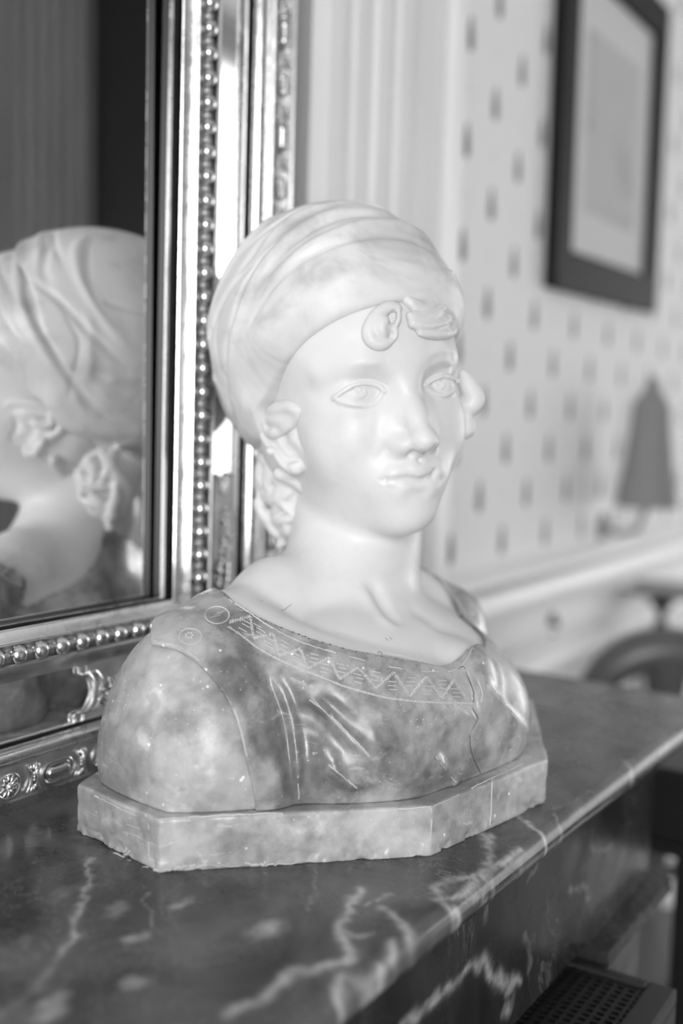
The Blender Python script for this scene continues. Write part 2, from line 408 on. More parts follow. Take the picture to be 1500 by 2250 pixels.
def build_turban(HV):
    V = Vol(HEAD, (-0.125, -0.175, -0.085), (0.125, 0.105, 0.165), TRES)
    V.ell(H, (0, -0.030, 0.042), (.098, .122, .108), 0.0)
    V.ell(H, (0, 0.020, 0.045), (.080, .073, .066), 0.02)
    V.ell(H, (0, -0.060, 0.000), (.075, .080, .060), 0.03)
    R, G = .0042, -.0036
    # folds seen from the front
    def ridge(p, h=.0030, w=.0070): V.flens(WORLD, V.hit(cr(P1(p), 3)), h, w)
    def groove(p, h=-.0026, w=.0026): V.flens(WORLD, V.hit(cr(P1(p), 3)), h, w)
    ridge([(1270, 385), (1180, 290), (1050, 228), (900, 212), (750, 225), (620, 275), (520, 335), (430, 420), (340, 540)], .0048, .0062)
    groove([(1290, 440), (1180, 350), (1050, 284), (900, 264), (760, 280), (620, 325), (500, 390), (400, 475), (310, 600)], -.0036, .0032)
    groove([(1200, 300), (1100, 225), (1000, 180), (880, 155), (760, 155), (640, 185), (520, 245), (420, 325), (330, 435), (250, 540)], -.0050, .0050)
    ridge([(1080, 190), (960, 120), (800, 98), (640, 110), (500, 160), (380, 240), (270, 350)], .0036, .0045)
    groove([(1000, 110), (800, 82), (650, 90), (500, 135), (380, 200), (260, 300), (180, 400)], -.0030, .0028)
    groove([(1280, 425), (1180, 400), (1050, 360), (900, 350), (780, 380)], -.0036, .0110)
    groove([(1292, 458), (1150, 512), (1060, 552), (990, 585)], -.0022, .0018)
    ridge([(1290, 440), (1150, 495), (1050, 538), (930, 590), (800, 670)], .0016, .0050)
    groove([(470, 250), (330, 360), (240, 470), (180, 600), (150, 720)], -.0026, .0020)
    groove([(560, 300), (440, 430), (340, 560), (260, 690), (200, 800)], -.0012, .0022)
    ridge([(520, 250), (380, 370), (280, 490), (210, 620)], .0016, .0050)
    groove([(700, 440), (560, 540), (420, 660), (280, 790)], -.0012, .0060)
    ridge([(760, 470), (600, 600), (450, 720), (330, 850)], .0012, .0080)
    groove([(150, 500), (100, 640), (75, 800), (120, 980), (200, 1150)], -.0014, .0022)
    ridge([(90, 560), (60, 720), (75, 900), (120, 1040)], .0018, .0045)
    # folds seen in the mirror
    def mr(p, h, w): V.flens(WORLD, V.hit(cr(P6(p), 3), mirror=True), h, w)
    mr([(150, 520), (300, 630), (420, 750), (540, 880), (700, 1020)], -.0036, .0030)
    mr([(130, 480), (140, 620), (205, 790), (300, 950), (400, 1100), (510, 1230), (600, 1320)], -.0036, .0034)
    mr([(220, 275), (120, 330), (92, 450), (108, 600), (165, 780), (250, 930), (350, 1090)], .0040, .0055)
    mr([(600, 330), (490, 300), (420, 370), (435, 500), (520, 660), (650, 840), (760, 960)], .0040, .0050)
    mr([(500, 330), (470, 420), (480, 540), (560, 690), (680, 850)], -.0034, .0030)
    mr([(540, 650), (700, 695), (870, 735)], -.0026, .0026)
    mr([(290, 320), (250, 400), (240, 500), (300, 600)], -.0024, .0040)
    mr([(20, 340), (-20, 440), (60, 600), (90, 720)], -.0024, .0036)
    mr([(0, 890), (120, 1020), (280, 1180), (420, 1290)], .0016, .0050)
    mr([(420, 1180), (560, 1290), (700, 1350), (780, 1360)], -.0028, .0040)
    mr([(200, 1330), (400, 1400), (600, 1430), (760, 1400)], -.0020, .0035)
    mr([(250, 1400), (420, 1455), (600, 1475), (740, 1450)], .0020, .0050)
    mr([(540, 1090), (700, 1080), (850, 1060)], .0014, .0050)
    # thin hem: the cloth comes down onto the skin along a tilted plane
    K = Vol(HEAD, (-0.125, -0.175, -0.085), (0.125, 0.105, 0.165), TRES)
    K.ell(H, (0, -0.020, 0.03), (.074, .098, .083), 0.0); K.ell(H, (0, 0.020, -0.022), (.0640, .066, .078), 0.02)
    K.ell(H, (0, 0.026, 0.035), (.068, .060, .050), 0.02); K.ell(H, (.058, -.020, -.030), (.020, .034, .036), .01); K.ell(H, (-.058, -.020, -.030), (.020, .034, .036), .01)
    sl, P = whole(V, H)
    n = np.array([0, .62, -.785]); p0 = np.array([0, .075, .058]); n /= np.linalg.norm(n)
    pl = sum((P[i]-np.float32(p0[i]))*np.float32(n[i]) for i in range(3))
    ear_ = np.clip((np.float32(.030)-P[2])/np.float32(.055), 0, 1)
    low = np.maximum(P[1]+np.float32(.011)-np.float32(.10)*P[2], -(P[2]+np.float32(.057)-np.float32(.12)*(P[1]+np.float32(.02))))
    pl = smin(pl.astype(np.float32), low.astype(np.float32), .012)
    V.comb(sl, K.f[sl]-np.float32(.0040)-ear_*ear_*(3-2*ear_)*np.float32(.012)-np.clip(-pl, 0, 1)*np.float32(.75), .004, 'and')
    V.comb(sl, pl, .0025, 'and')
    return V

def build_hair(HV):
    """curls on the forehead, over the ears and on the nape"""
    V = Vol(HEAD, (-0.090, -0.120, -0.150), (0.095, 0.110, 0.075), HRES*1.15)
    P4 = lambda pts: [(400+x/4.5, 950+y/4.5) for x, y in pts]
    def lock(P, pts, r, k=.0022, off=.0015, vol=HV, mirror=False):
        q = V_hit(vol, cr(P(pts), 3), mirror, off); n = len(q)
        rr = [r*(.55+.45*math.sin(math.pi*min(1, (i+1)/n*1.0))) if i > n*.5 else r*(.75+.25*min(1, i/(n*.3))) for i in range(n)]
        V.tube(WORLD, q, rr, k)
    B = [None]
    def V_hit(vol, p, mirror, off): return vol.hit(p, mirror=mirror, off=off)
    # comma curl
    c = HV.hit(P2([(800, 350)]), off=.0005)[0]; V.ell(Frame(c, np.eye(3)), (0, 0, 0), (.0085, .0085, .0100), .004)
    lock(P2, [(905, 225), (840, 222), (765, 280), (722, 360), (735, 425), (790, 455), (850, 440)], .0044, .003)
    lock(P2, [(905, 225), (905, 290), (880, 340), (885, 395), (850, 440)], .0026, .0015, .0030)
    V.disp(WORLD, V.hit(cr(P2([(880, 260), (868, 320), (850, 350), (868, 395)]))), -.0030, .0022)
    # swept curl
    for p, r in (([(945, 160), (1000, 205), (1060, 222), (1110, 200), (1150, 150)], .0042), ([(950, 150), (1050, 138), (1150, 140), (1215, 180), (1255, 215)], .0042),
                 ([(985, 275), (1080, 285), (1150, 250), (1200, 195), (1245, 185)], .0050), ([(1000, 320), (1100, 340), (1180, 310), (1255, 250)], .0055),
                 ([(1050, 375), (1150, 385), (1240, 370), (1255, 300)], .0045)):
        lock(P2, p, r, .0022, .0022)
    for p in ([(980, 248), (1080, 260), (1140, 232), (1190, 170)], [(1010, 302), (1110, 314), (1180, 282), (1235, 230)], [(1040, 356), (1140, 364), (1230, 342)],
              [(1000, 180), (1060, 195), (1110, 165)]):
        V.flens(WORLD, V.hit(cr(P2(p), 3)), -.0022, .0018)
    # over the near ear
    for p, r in (([(62, 925), (95, 1012), (150, 1000), (220, 962), (268, 915)], .0040), ([(95, 885), (150, 862), (230, 850), (275, 870)], .0055),
                 ([(75, 930), (140, 935), (210, 925), (268, 890)], .0045)):
        lock(P2, p, r, .003)
    # mass behind the near ear and on the nape, then its strands
    for s in (1, -1):
        V.ell(H, (s*.041, -.050, -.066), (.024, .030, .040), .0); V.ell(H, (s*.038, -.044, -.092), (.018, .028, .034), .012)
    V.ell(H, (0, -.060, -.058), (.046, .030, .042), .02)
    BV = Vol(HEAD, (-0.090, -0.120, -0.150), (0.095, 0.110, 0.075), HRES*1.15); BV.f = V.f.copy()
    for p, r in (([(740, 200), (850, 300), (900, 400), (850, 520), (765, 600)], .0038), ([(860, 280), (930, 380), (960, 480), (1000, 555), (900, 620), (775, 605)], .0034),
                 ([(780, 630), (900, 655), (1000, 620), (1085, 560)], .0042), ([(750, 690), (800, 800), (900, 880), (1000, 860), (1080, 850)], .0042),
                 ([(850, 820), (890, 930), (960, 1000), (1030, 965), (1040, 900)], .0038), ([(1000, 860), (1050, 960), (1030, 1050), (990, 1100), (950, 1130)], .0030),
                 ([(960, 700), (930, 800), (960, 900), (1040, 960)], .0034)):
        lock(P4, p, r*1.25, .0024, .0005, BV)
    for p, r in (([(240, 1420), (300, 1530), (370, 1640), (330, 1720)], .0042), ([(330, 1450), (420, 1560), (470, 1650), (440, 1730)], .0042),
                 ([(560, 1480), (640, 1600), (690, 1700), (660, 1830)], .0052), ([(680, 1490), (750, 1540), (770, 1590)], .0050),
                 ([(420, 1450), (520, 1560), (500, 1680)], .0040), ([(620, 1470), (600, 1560), (560, 1660)], .0040)):
        lock(P6, p, r*1.2, .0025, .0005, BV, True)
    # roll of hair standing out beyond the far cheek
    q = [fwd(560+x/2.885, 600+y/2.885, .842) for x, y in cr([(1320, 640), (1362, 738), (1388, 790), (1370, 836), (1325, 850)], 3)]
    V.tube(WORLD, q, [.004, .0050]+[.0066]*(len(q)-4)+[.006, .005], .004)
    q = [fwd(560+x/2.885, 600+y/2.885, .845) for x, y in ((1290, 850), (1320, 930), (1325, 985), (1300, 1020))]
    V.tube(WORLD, q, [.008, .007, .008, .005], .004)
    return V

def build_robe(AR):
    V = Vol(TORSO, (-0.215, -0.135, -0.001), (0.215, 0.12, 0.150), RRES)
    torso_body(V, 0.0035); V.ell(T, (-.150, .014, .000), (.0555, .0775, .1175), .012)
    V.tube(H, [H.to(T.fro((-0.004, 0.020, 0.105))), (0.004, -0.014, -0.118)], [.0585, .0515], .022)
    sl, P = whole(V, T)
    V.comb(sl, poly_field(P, PLINTH, .006)-np.clip(P[2], 0, 1)*np.float32(.55), .020, 'and')
    V.comb(sl, neckline_field(P), .0, 'cut') if 0 else None
    nf = neckline_field(P)
    inner = nf
    V.f[sl] = np.maximum(V.f[sl], -inner)
    # sleeve openings
    V.f[sl] = np.maximum(V.f[sl], (P[0]-np.float32(.180)-(P[2]-np.float32(.05))*np.float32(.05)))
    def rd(p, h, w, n=4): V.flens(WORLD, V.hit(cr(PT(p), n), t0=.5), h, w)
    # cloth folds
    rd([(700, 375), (760, 420), (820, 480), (870, 530), (915, 572)], .0036, .0032)
    rd([(735, 370), (800, 430), (860, 480), (930, 540)], -.0022, .0060)
    rd([(690, 395), (740, 450), (800, 520), (860, 590)], -.0030, .0065)
    rd([(600, 305), (635, 360), (662, 430), (680, 520), (688, 600), (690, 690)], .0030, .0034)
    rd([(560, 310), (610, 400), (640, 500), (650, 600), (655, 690)], -.0032, .0060)
    rd([(720, 470), (720, 560), (725, 680)], -.0026, .0075)
    rd([(510, 270), (560, 370), (590, 480), (600, 600), (600, 690)], .0018, .0060)
    rd([(770, 580), (820, 620), (875, 665)], .0034, .0045)
    rd([(760, 620), (810, 670), (850, 700)], -.0020, .0050)
    rd([(1110, 500), (1150, 570), (1180, 650)], -.0036, .0090)
    rd([(1100, 560), (1140, 620), (1165, 670)], .0024, .0050)
    rd([(1060, 410), (1140, 420), (1210, 450)], .0014, .0030)
    rd([(1245, 320), (1290, 390), (1340, 450), (1385, 500)], .0026, .0034)
    rd([(1215, 320), (1245, 430), (1262, 520), (1280, 605)], -.0018, .0045)
    rd([(1240, 400), (1300, 500), (1330, 580)], -.0012, .0075)
    rd([(520, 195), (600, 255), (680, 300), (760, 345)], -.0012, .0045)
    # sleeve: the cloth ends in a crisp flange, a thinner lip shows inside it, then the arm
    e_ = T.a @ np.array([math.sin(YAW), -math.cos(YAW), 0]); sg = P[0]*np.float32(e_[0])+P[1]*np.float32(e_[1])
    def cutline(pts):
        """robe side of a line drawn over the arm (>0), cut level across the shoulder"""
        q = T.to(AR.hit(cr(PT(pts), 4), t0=.5)); s_ = q @ e_; o_ = np.argsort(s_); s_, z_ = s_[o_], q[o_, 2]
        return ((P[2]-np.interp(sg, np.r_[s_[0]-.018, s_, s_[-1]+.002], np.r_[z_[0]+.060, z_, -.5]).astype(np.float32))*np.float32(.55)).astype(np.float32)
    for pts, g, k in (([(262, 262), (300, 256), (350, 282), (410, 338), (455, 408), (490, 490), (515, 590), (528, 690)], .0034, .001),
                      ([(256, 214), (330, 232), (400, 280), (460, 350), (505, 440), (535, 560), (560, 690)], .0074, .001)):
        side = cutline(pts)
        W = Vol(TORSO, (-0.215, -0.135, -0.001), (0.215, 0.12, 0.150), RRES)
        W.ell(T, (-.166, .016, .000), (.056+g, .076+g, .116+g), 0)
        if g > .004:
            back = np.minimum(P[1]-np.float32(.030), P[0]+np.float32(.194)); V.f[sl] = np.maximum(V.f[sl], -np.maximum(side, back))
        pz = poly_field(P, PLINTH, .006)-np.clip(P[2], 0, 1)*np.float32(.55)
        w_ = np.maximum(np.maximum(W.f[sl], -side), P[0]+np.float32(.10)); w_ = -smin(-w_, -pz, .010)
        V.f[sl] = smin(V.f[sl], w_.astype(np.float32), .004 if g > .004 else .0005)
    V.flens(WORLD, V.hit(cr(PT([(500, 330), (550, 430), (580, 560), (600, 690)]), 4), t0=.5), -.0024, .0060)
    # crack through the middle of the chest
    V.disp(WORLD, V.hit(PT([(1192, 312), (1215, 372), (1212, 420), (1228, 450), (1203, 500), (1210, 560), (1235, 612)]), t0=.5), -.0022, .0009)
    return V
def build_arm(s):
    V = Vol(TORSO, (-0.225, -0.10, -0.001) if s < 0 else (0.10, -.10, -.001), (-0.10, 0.10, 0.120) if s < 0 else (.225, .10, .12), RRES)
    if s < 0: V.ell(T, (-.166, .016, .000), (.056, .076, .116), 0)
    else: V.ell(T, (.130, .035, .000), (.040, .050, .050), 0)
    sl, P = whole(V, T); V.comb(sl, poly_field(P, PLINTH, .006)-np.clip(P[2], 0, 1)*np.float32(.55), .022, 'and')
    return V
def build_plinth():
    V = Vol(TORSO, (-0.225, -0.132, -0.037), (0.225, 0.122, 0.003), RRES)
    sl, P = whole(V, T)
    nz = vnoise(P, 90)*.0012+vnoise(P, 300)*.0004
    low = np.clip((-.026-P[2])/.009, 0, 1)
    d = poly_field(P, PLINTH)+np.float32(.0009)*vnoise(P, 40)+np.float32(.0004)*vnoise(P, 160)+low*np.maximum(vnoise(P, 70)*.005+vnoise(P, 190)*.0026+vnoise(P, 420)*.0012, -.0005)
    V.comb(sl, d, 0, 'add'); V.comb(sl, P[2]-np.float32(-.0002)+nz*np.float32(.25), .0022, 'and'); V.comb(sl, -(P[2]+np.float32(.035)), 0, 'and')
    V.f[sl] = V.f[sl]+np.where(V.f[sl] > .04, .01, 0).astype(np.float32)
    return V

# ------------------------------------------------------------------ materials (the photograph is black and white)
def mat(name, v=.5, rough=.5, metal=0.0, spec=.5):
    m = bpy.data.materials.new(name); m.use_nodes = True; b = m.node_tree.nodes['Principled BSDF']
    b.inputs['Base Color'].default_value = (v, v, v, 1); b.inputs['Roughness'].default_value = rough
    b.inputs['Metallic'].default_value = metal; b.inputs['Specular IOR Level'].default_value = spec
    return m
class NT:
    """small helper to write node trees"""
    def __init__(s, m): s.t = m.node_tree; s.b = s.t.nodes['Principled BSDF']; s.co = s.t.nodes.new('ShaderNodeTexCoord').outputs['Object']
    def n(s, kind, **kw):
        x = s.t.nodes.new(kind)
        for k, v in kw.items():
            if k in x.inputs: s.set(x.inputs[k], v)
            else: setattr(x, k, v)
        return x
    def set(s, i, v):
        if hasattr(v, 'links') or isinstance(v, bpy.types.NodeSocket): s.t.links.new(v, i)
        else: i.default_value = v
    def noise(s, scale, detail=4, rough=.55, dist=0., vec=None, out='Fac'):
        x = s.t.nodes.new('ShaderNodeTexNoise'); s.set(x.inputs['Vector'], vec or s.co)
        x.inputs['Scale'].default_value = scale; x.inputs['Detail'].default_value = detail
        x.inputs['Roughness'].default_value = rough; x.inputs['Distortion'].default_value = dist; return x.outputs[out]
    def m(s, op, a, b=0., c=0., clamp=False):
        x = s.t.nodes.new('ShaderNodeMath'); x.operation = op; x.use_clamp = clamp
        for i, v in enumerate((a, b, c)): s.set(x.inputs[i], v)
        return x.outputs[0]
    def ramp(s, f, pts, smooth=True):
        x = s.t.nodes.new('ShaderNodeMapRange'); x.clamp = True; x.interpolation_type = 'SMOOTHSTEP' if smooth else 'LINEAR'
        s.set(x.inputs['Value'], f)
        for k, v in zip(('From Min', 'From Max', 'To Min', 'To Max'), pts): x.inputs[k].default_value = v
        return x.outputs[0]
    def grey(s, f):
        x = s.t.nodes.new('ShaderNodeCombineColor')
        for i in range(3): s.set(x.inputs[i], f)
        s.t.links.new(x.outputs[0], s.b.inputs['Base Color'])
    def rough(s, f): s.set(s.b.inputs['Roughness'], f)
    def bump(s, f, strength=.3, dist=.001):
        x = s.t.nodes.new('ShaderNodeBump'); x.inputs['Strength'].default_value = strength; x.inputs['Distance'].default_value = dist
        s.set(x.inputs['Height'], f); s.t.links.new(x.outputs[0], s.b.inputs['Normal'])
    def mapping(s, scale=(1, 1, 1), rot=(0, 0, 0), loc=(0, 0, 0)):
        x = s.t.nodes.new('ShaderNodeMapping'); s.t.links.new(s.co, x.inputs['Vector'])
        x.inputs['Scale'].default_value = scale; x.inputs['Rotation'].default_value = rot; x.inputs['Location'].default_value = loc
        return x.outputs[0]
    def voro(s, scale, feature='F1', vec=None, rnd=1.):
        x = s.t.nodes.new('ShaderNodeTexVoronoi'); x.feature = feature; s.set(x.inputs['Vector'], vec or s.co)
        x.inputs['Scale'].default_value = scale; x.inputs['Randomness'].default_value = rnd; return x.outputs['Distance']

def white_marble(name, base=.84, streak=.10):
    m = mat(name, base, .36); t = NT(m)
    a = t.ramp(t.noise(14, 4, .6, .6), (.45, .72, 0, streak)); b = t.ramp(t.noise(60, 3), (.55, .8, 0, .035))
    v = t.m('SUBTRACT', base, t.m('ADD', a, b)); pit = t.ramp(t.voro(150), (.02, .075, .12, 0)); pk = t.ramp(t.noise(22, 2), (.60, .66, 0, 1))
    t.grey(t.m('SUBTRACT', v, t.m('MULTIPLY', pit, pk)))
    t.rough(t.ramp(t.noise(45, 3), (.3, .75, .28, .46))); t.bump(t.noise(260, 4, .6), .10, .0006)
    t.b.inputs['Specular IOR Level'].default_value = .27; t.b.inputs['Subsurface Weight'].default_value = .25; t.b.inputs['Subsurface Radius'].default_value = (1, 1, 1)
    t.b.inputs['Subsurface Scale'].default_value = .004
    return m
def grey_alabaster(name, lo=.17, hi=.34):
    m = mat(name, .3, .28); t = NT(m)
    big = t.noise(13, 5, .6, .8); mid = t.noise(42, 4, .6)
    v = t.ramp(t.m('ADD', t.m('MULTIPLY', big, .65), t.m('MULTIPLY', mid, .35)), (.40, .61, lo, hi))
    # pale clouds, scattered chips and hair scratches
    cl = t.ramp(t.noise(24, 5, .65, .4, t.mapping((1, 1, 1), (0, 0, 0), (3, 1, 2))), (.58, .72, 0, .20))
    sp = t.m('MULTIPLY', t.ramp(t.voro(75), (.05, .11, .55, 0)), t.ramp(t.noise(19, 2, .5, 0, t.mapping((1, 1, 1), (0, 0, 0), (5, 5, 5))), (.44, .56, 0, 1)))
    sp2 = t.m('MULTIPLY', t.ramp(t.voro(210), (.06, .12, .45, 0)), t.ramp(t.noise(30, 2), (.46, .58, 0, 1)))
    v = t.m('ADD', v, t.m('ADD', cl, t.m('ADD', sp, sp2)))
    sp3 = t.m('MULTIPLY', t.ramp(t.voro(46), (.035, .07, .5, 0)), t.ramp(t.noise(12, 2, .5, 0, t.mapping((1, 1, 1), (0, 0, 0), (1, 8, 3))), (.46, .56, 0, 1)))
    hs = t.ramp(t.noise(38, 2, .5, 1.5, t.mapping((1, .35, 3.2), (.5, .6, .3))), (.69, .74, 0, .13))
    v = t.m('ADD', t.m('ADD', v, sp3), t.m('ADD', hs, t.ramp(t.noise(110, 3), (.3, .75, -.03, .05))))
    dk = t.ramp(t.noise(30, 3, .5, .3, t.mapping((1, 1, 1), (0, 0, 0), (9, 2, 7))), (.66, .74, 0, .10))
    t.grey(t.m('SUBTRACT', v, dk, clamp=True)); t.rough(t.ramp(t.noise(50, 3), (.3, .7, .20, .40)))
    t.bump(t.noise(180, 4, .6), .22, .0007)
    return m
def dark_marble(name, attr=False, squash=(1, 1, 1), lo=.028, hi=.085):
    m = mat(name, .06, .12, 0, .5 if attr and squash == (1, 1, 1) else .14); t = NT(m); mp = t.mapping(squash)
    big = t.noise(9, 6, .62, 1.1, mp); v = t.ramp(big, (.35, .68, lo, hi))
    w = t.noise(20, 5, .62, 1.6, mp); vein = t.ramp(t.m('ABSOLUTE', t.m('SUBTRACT', w, .5)), (0.0, .016, .10, 0))
    vein = t.m('MULTIPLY', vein, t.ramp(t.noise(7, 2, .5, 0, t.mapping((1, 1, 1), (0, 0, 0), (2, 7, 1))), (.48, .62, 0, 1)))
    bl = t.ramp(t.noise(34, 4, .6, 1.2, mp), (.66, .74, 0, .09))
    v = t.m('ADD', v, t.m('ADD', vein, bl))
    if attr:
        at = t.t.nodes.new('ShaderNodeAttribute'); at.attribute_name = 'vein'
        v = t.m('ADD', v, t.m('MULTIPLY', at.outputs['Fac'], t.ramp(t.noise(60, 4, .6), (.3, .6, .16, .42))))
    t.grey(v); t.rough(t.ramp(t.noise(30, 4), (.3, .7, .15, .30)))
    t.bump(t.noise(90, 4), .05, .0006)
    return m
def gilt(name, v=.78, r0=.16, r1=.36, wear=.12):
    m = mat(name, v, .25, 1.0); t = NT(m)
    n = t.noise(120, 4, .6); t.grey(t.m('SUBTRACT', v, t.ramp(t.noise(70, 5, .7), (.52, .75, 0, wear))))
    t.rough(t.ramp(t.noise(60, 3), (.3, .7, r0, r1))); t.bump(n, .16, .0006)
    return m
def painted(name, v=.7, rough=.4, bump=.05):
    m = mat(name, v, rough); t = NT(m)
    t.grey(t.ramp(t.noise(3, 3), (.3, .7, v*.97, v*1.02))); t.bump(t.noise(160, 3), bump, .0006); return m

M = {
    'skin': white_marble('white_marble', .70, .05), 'cloth': white_marble('white_marble_cloth', .70, .24), 'hair': white_marble('white_marble_hair', .68, .06),
    'robe': grey_alabaster('grey_alabaster', .17, .42), 'arm': grey_alabaster('grey_alabaster_arm', .28, .48), 'plinth': grey_alabaster('grey_alabaster_plinth', .30, .52),
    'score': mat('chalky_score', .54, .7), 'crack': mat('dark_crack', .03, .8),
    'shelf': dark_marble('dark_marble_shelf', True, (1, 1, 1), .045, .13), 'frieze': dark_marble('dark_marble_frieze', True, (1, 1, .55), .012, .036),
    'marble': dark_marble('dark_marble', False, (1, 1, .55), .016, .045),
    'gilt': gilt('gilt'), 'giltdull': gilt('gilt_dull', .58, .34, .55, .2), 'giltbead': gilt('gilt_bead', .74, .16, .26, .06), 'giltmid': gilt('gilt_channel', .34, .35, .5, .12),
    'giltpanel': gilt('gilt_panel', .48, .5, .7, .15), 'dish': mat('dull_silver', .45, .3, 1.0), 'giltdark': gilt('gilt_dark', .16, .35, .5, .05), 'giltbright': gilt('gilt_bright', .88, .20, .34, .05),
    'mirror': mat('mirror_glass', .80, .015, 1.0), 'wallgrey': painted('grey_paint', .34, .6), 'trim': painted('pale_paint', .70, .5),
    'dado': painted('white_paint', .84, .42), 'ceil': painted('ceiling_paint', .7, .8), 'black': mat('black_lacquer', .012, .35),
    'iron': mat('black_iron', .018, .42, .3), 'ironlight': mat('iron_frame', .045, .4, .4), 'curtain': mat('grey_curtain', .30, .9), 'darkwood': mat('dark_wood', .10, .35),
    'silver': mat('polished_silver', .8, .18, 1.0), 'shade': mat('dark_lampshade', .24, .8), 'mount': mat('mount_board', .62, .8), 'frame': mat('black_frame', .010, .6, 0, .12),
    'sheet': mat('drawing_sheet', .5, .8), 'pane': mat('picture_glass', .9, .02), 'board': painted('floor_boards', .22, .35), 'socket': mat('dark_socket', .05, .4),
}
t = NT(M['curtain']); t.grey(t.ramp(t.noise(5, 5, .6, 0, t.mapping((9, 9, .35))), (.3, .7, .26, .36)))
t = NT(M['sheet'])      # faint pencil scribble
mp = t.mapping((1, 1, 1)); s1 = t.ramp(t.m('ABSOLUTE', t.m('SUBTRACT', t.noise(22, 6, .7, 2.2, mp), .5)), (0, .05, .30, 0))
s2 = t.ramp(t.noise(6, 3, .5, .4, t.mapping((1, 1, 1), (0, 0, 0), (.3, .2, .1))), (.48, .62, 0, 1)); t.grey(t.m('SUBTRACT', .50, t.m('MULTIPLY', s1, s2)))
b = M['pane'].node_tree.nodes['Principled BSDF']; b.inputs['Transmission Weight'].default_value = 1.0; b.inputs['IOR'].default_value = 1.15

# wallpaper: small dark upright sprigs in staggered rows, faint dots between them (flat print)
m = mat('wallpaper', .80, .7); t = NT(m); M['paper'] = m
sx = t.n('ShaderNodeSeparateXYZ'); t.t.links.new(t.co, sx.inputs[0]); X, Z = sx.outputs[0], sx.outputs[2]
DX, DZ = .0877, .1434
u = t.m('DIVIDE', t.m('SUBTRACT', X, 1.369-.5*DX+10*DX*-1), DX); iu = t.m('FLOOR', u); fu = t.m('MULTIPLY', t.m('SUBTRACT', t.m('FRACT', u), .5), DX)
par = t.m('MULTIPLY', t.m('FRACT', t.m('MULTIPLY', iu, .5)), 1.0)        # 0 or .5
zz = t.m('ADD', t.m('DIVIDE', t.m('SUBTRACT', Z, 1.6395-.5*DZ-10*DZ), DZ), par); fz = t.m('MULTIPLY', t.m('SUBTRACT', t.m('FRACT', zz), .5), DZ)
def blob(cx, cz, rx, rz, soft=.25):
    a = t.m('DIVIDE', t.m('SUBTRACT', fu, cx), rx); c = t.m('DIVIDE', t.m('SUBTRACT', fz, cz), rz)
    return t.ramp(t.m('SQRT', t.m('ADD', t.m('MULTIPLY', a, a), t.m('MULTIPLY', c, c))), (1-soft, 1+soft, 1, 0))
sprig = t.m('MAXIMUM', blob(0, -.008, .0105, .0150), t.m('MAXIMUM', blob(0, .012, .0062, .0130), t.m('MAXIMUM', blob(-.006, .001, .0035, .009), blob(.006, .001, .0035, .009))))
vein_ = blob(0, .004, .0012, .010)
fz2 = t.m('MULTIPLY', t.m('SUBTRACT', t.m('FRACT', t.m('ADD', zz, .5)), .5), DZ)
fzs = fz; fz = fz2; dot = blob(0, .0, .0075, .0080); fz = fzs
v = t.m('SUBTRACT', .80, t.m('MULTIPLY', sprig, .66)); v = t.m('ADD', v, t.m('MULTIPLY', vein_, .05)); v = t.m('SUBTRACT', v, t.m('MULTIPLY', dot, .045)); t.grey(v)

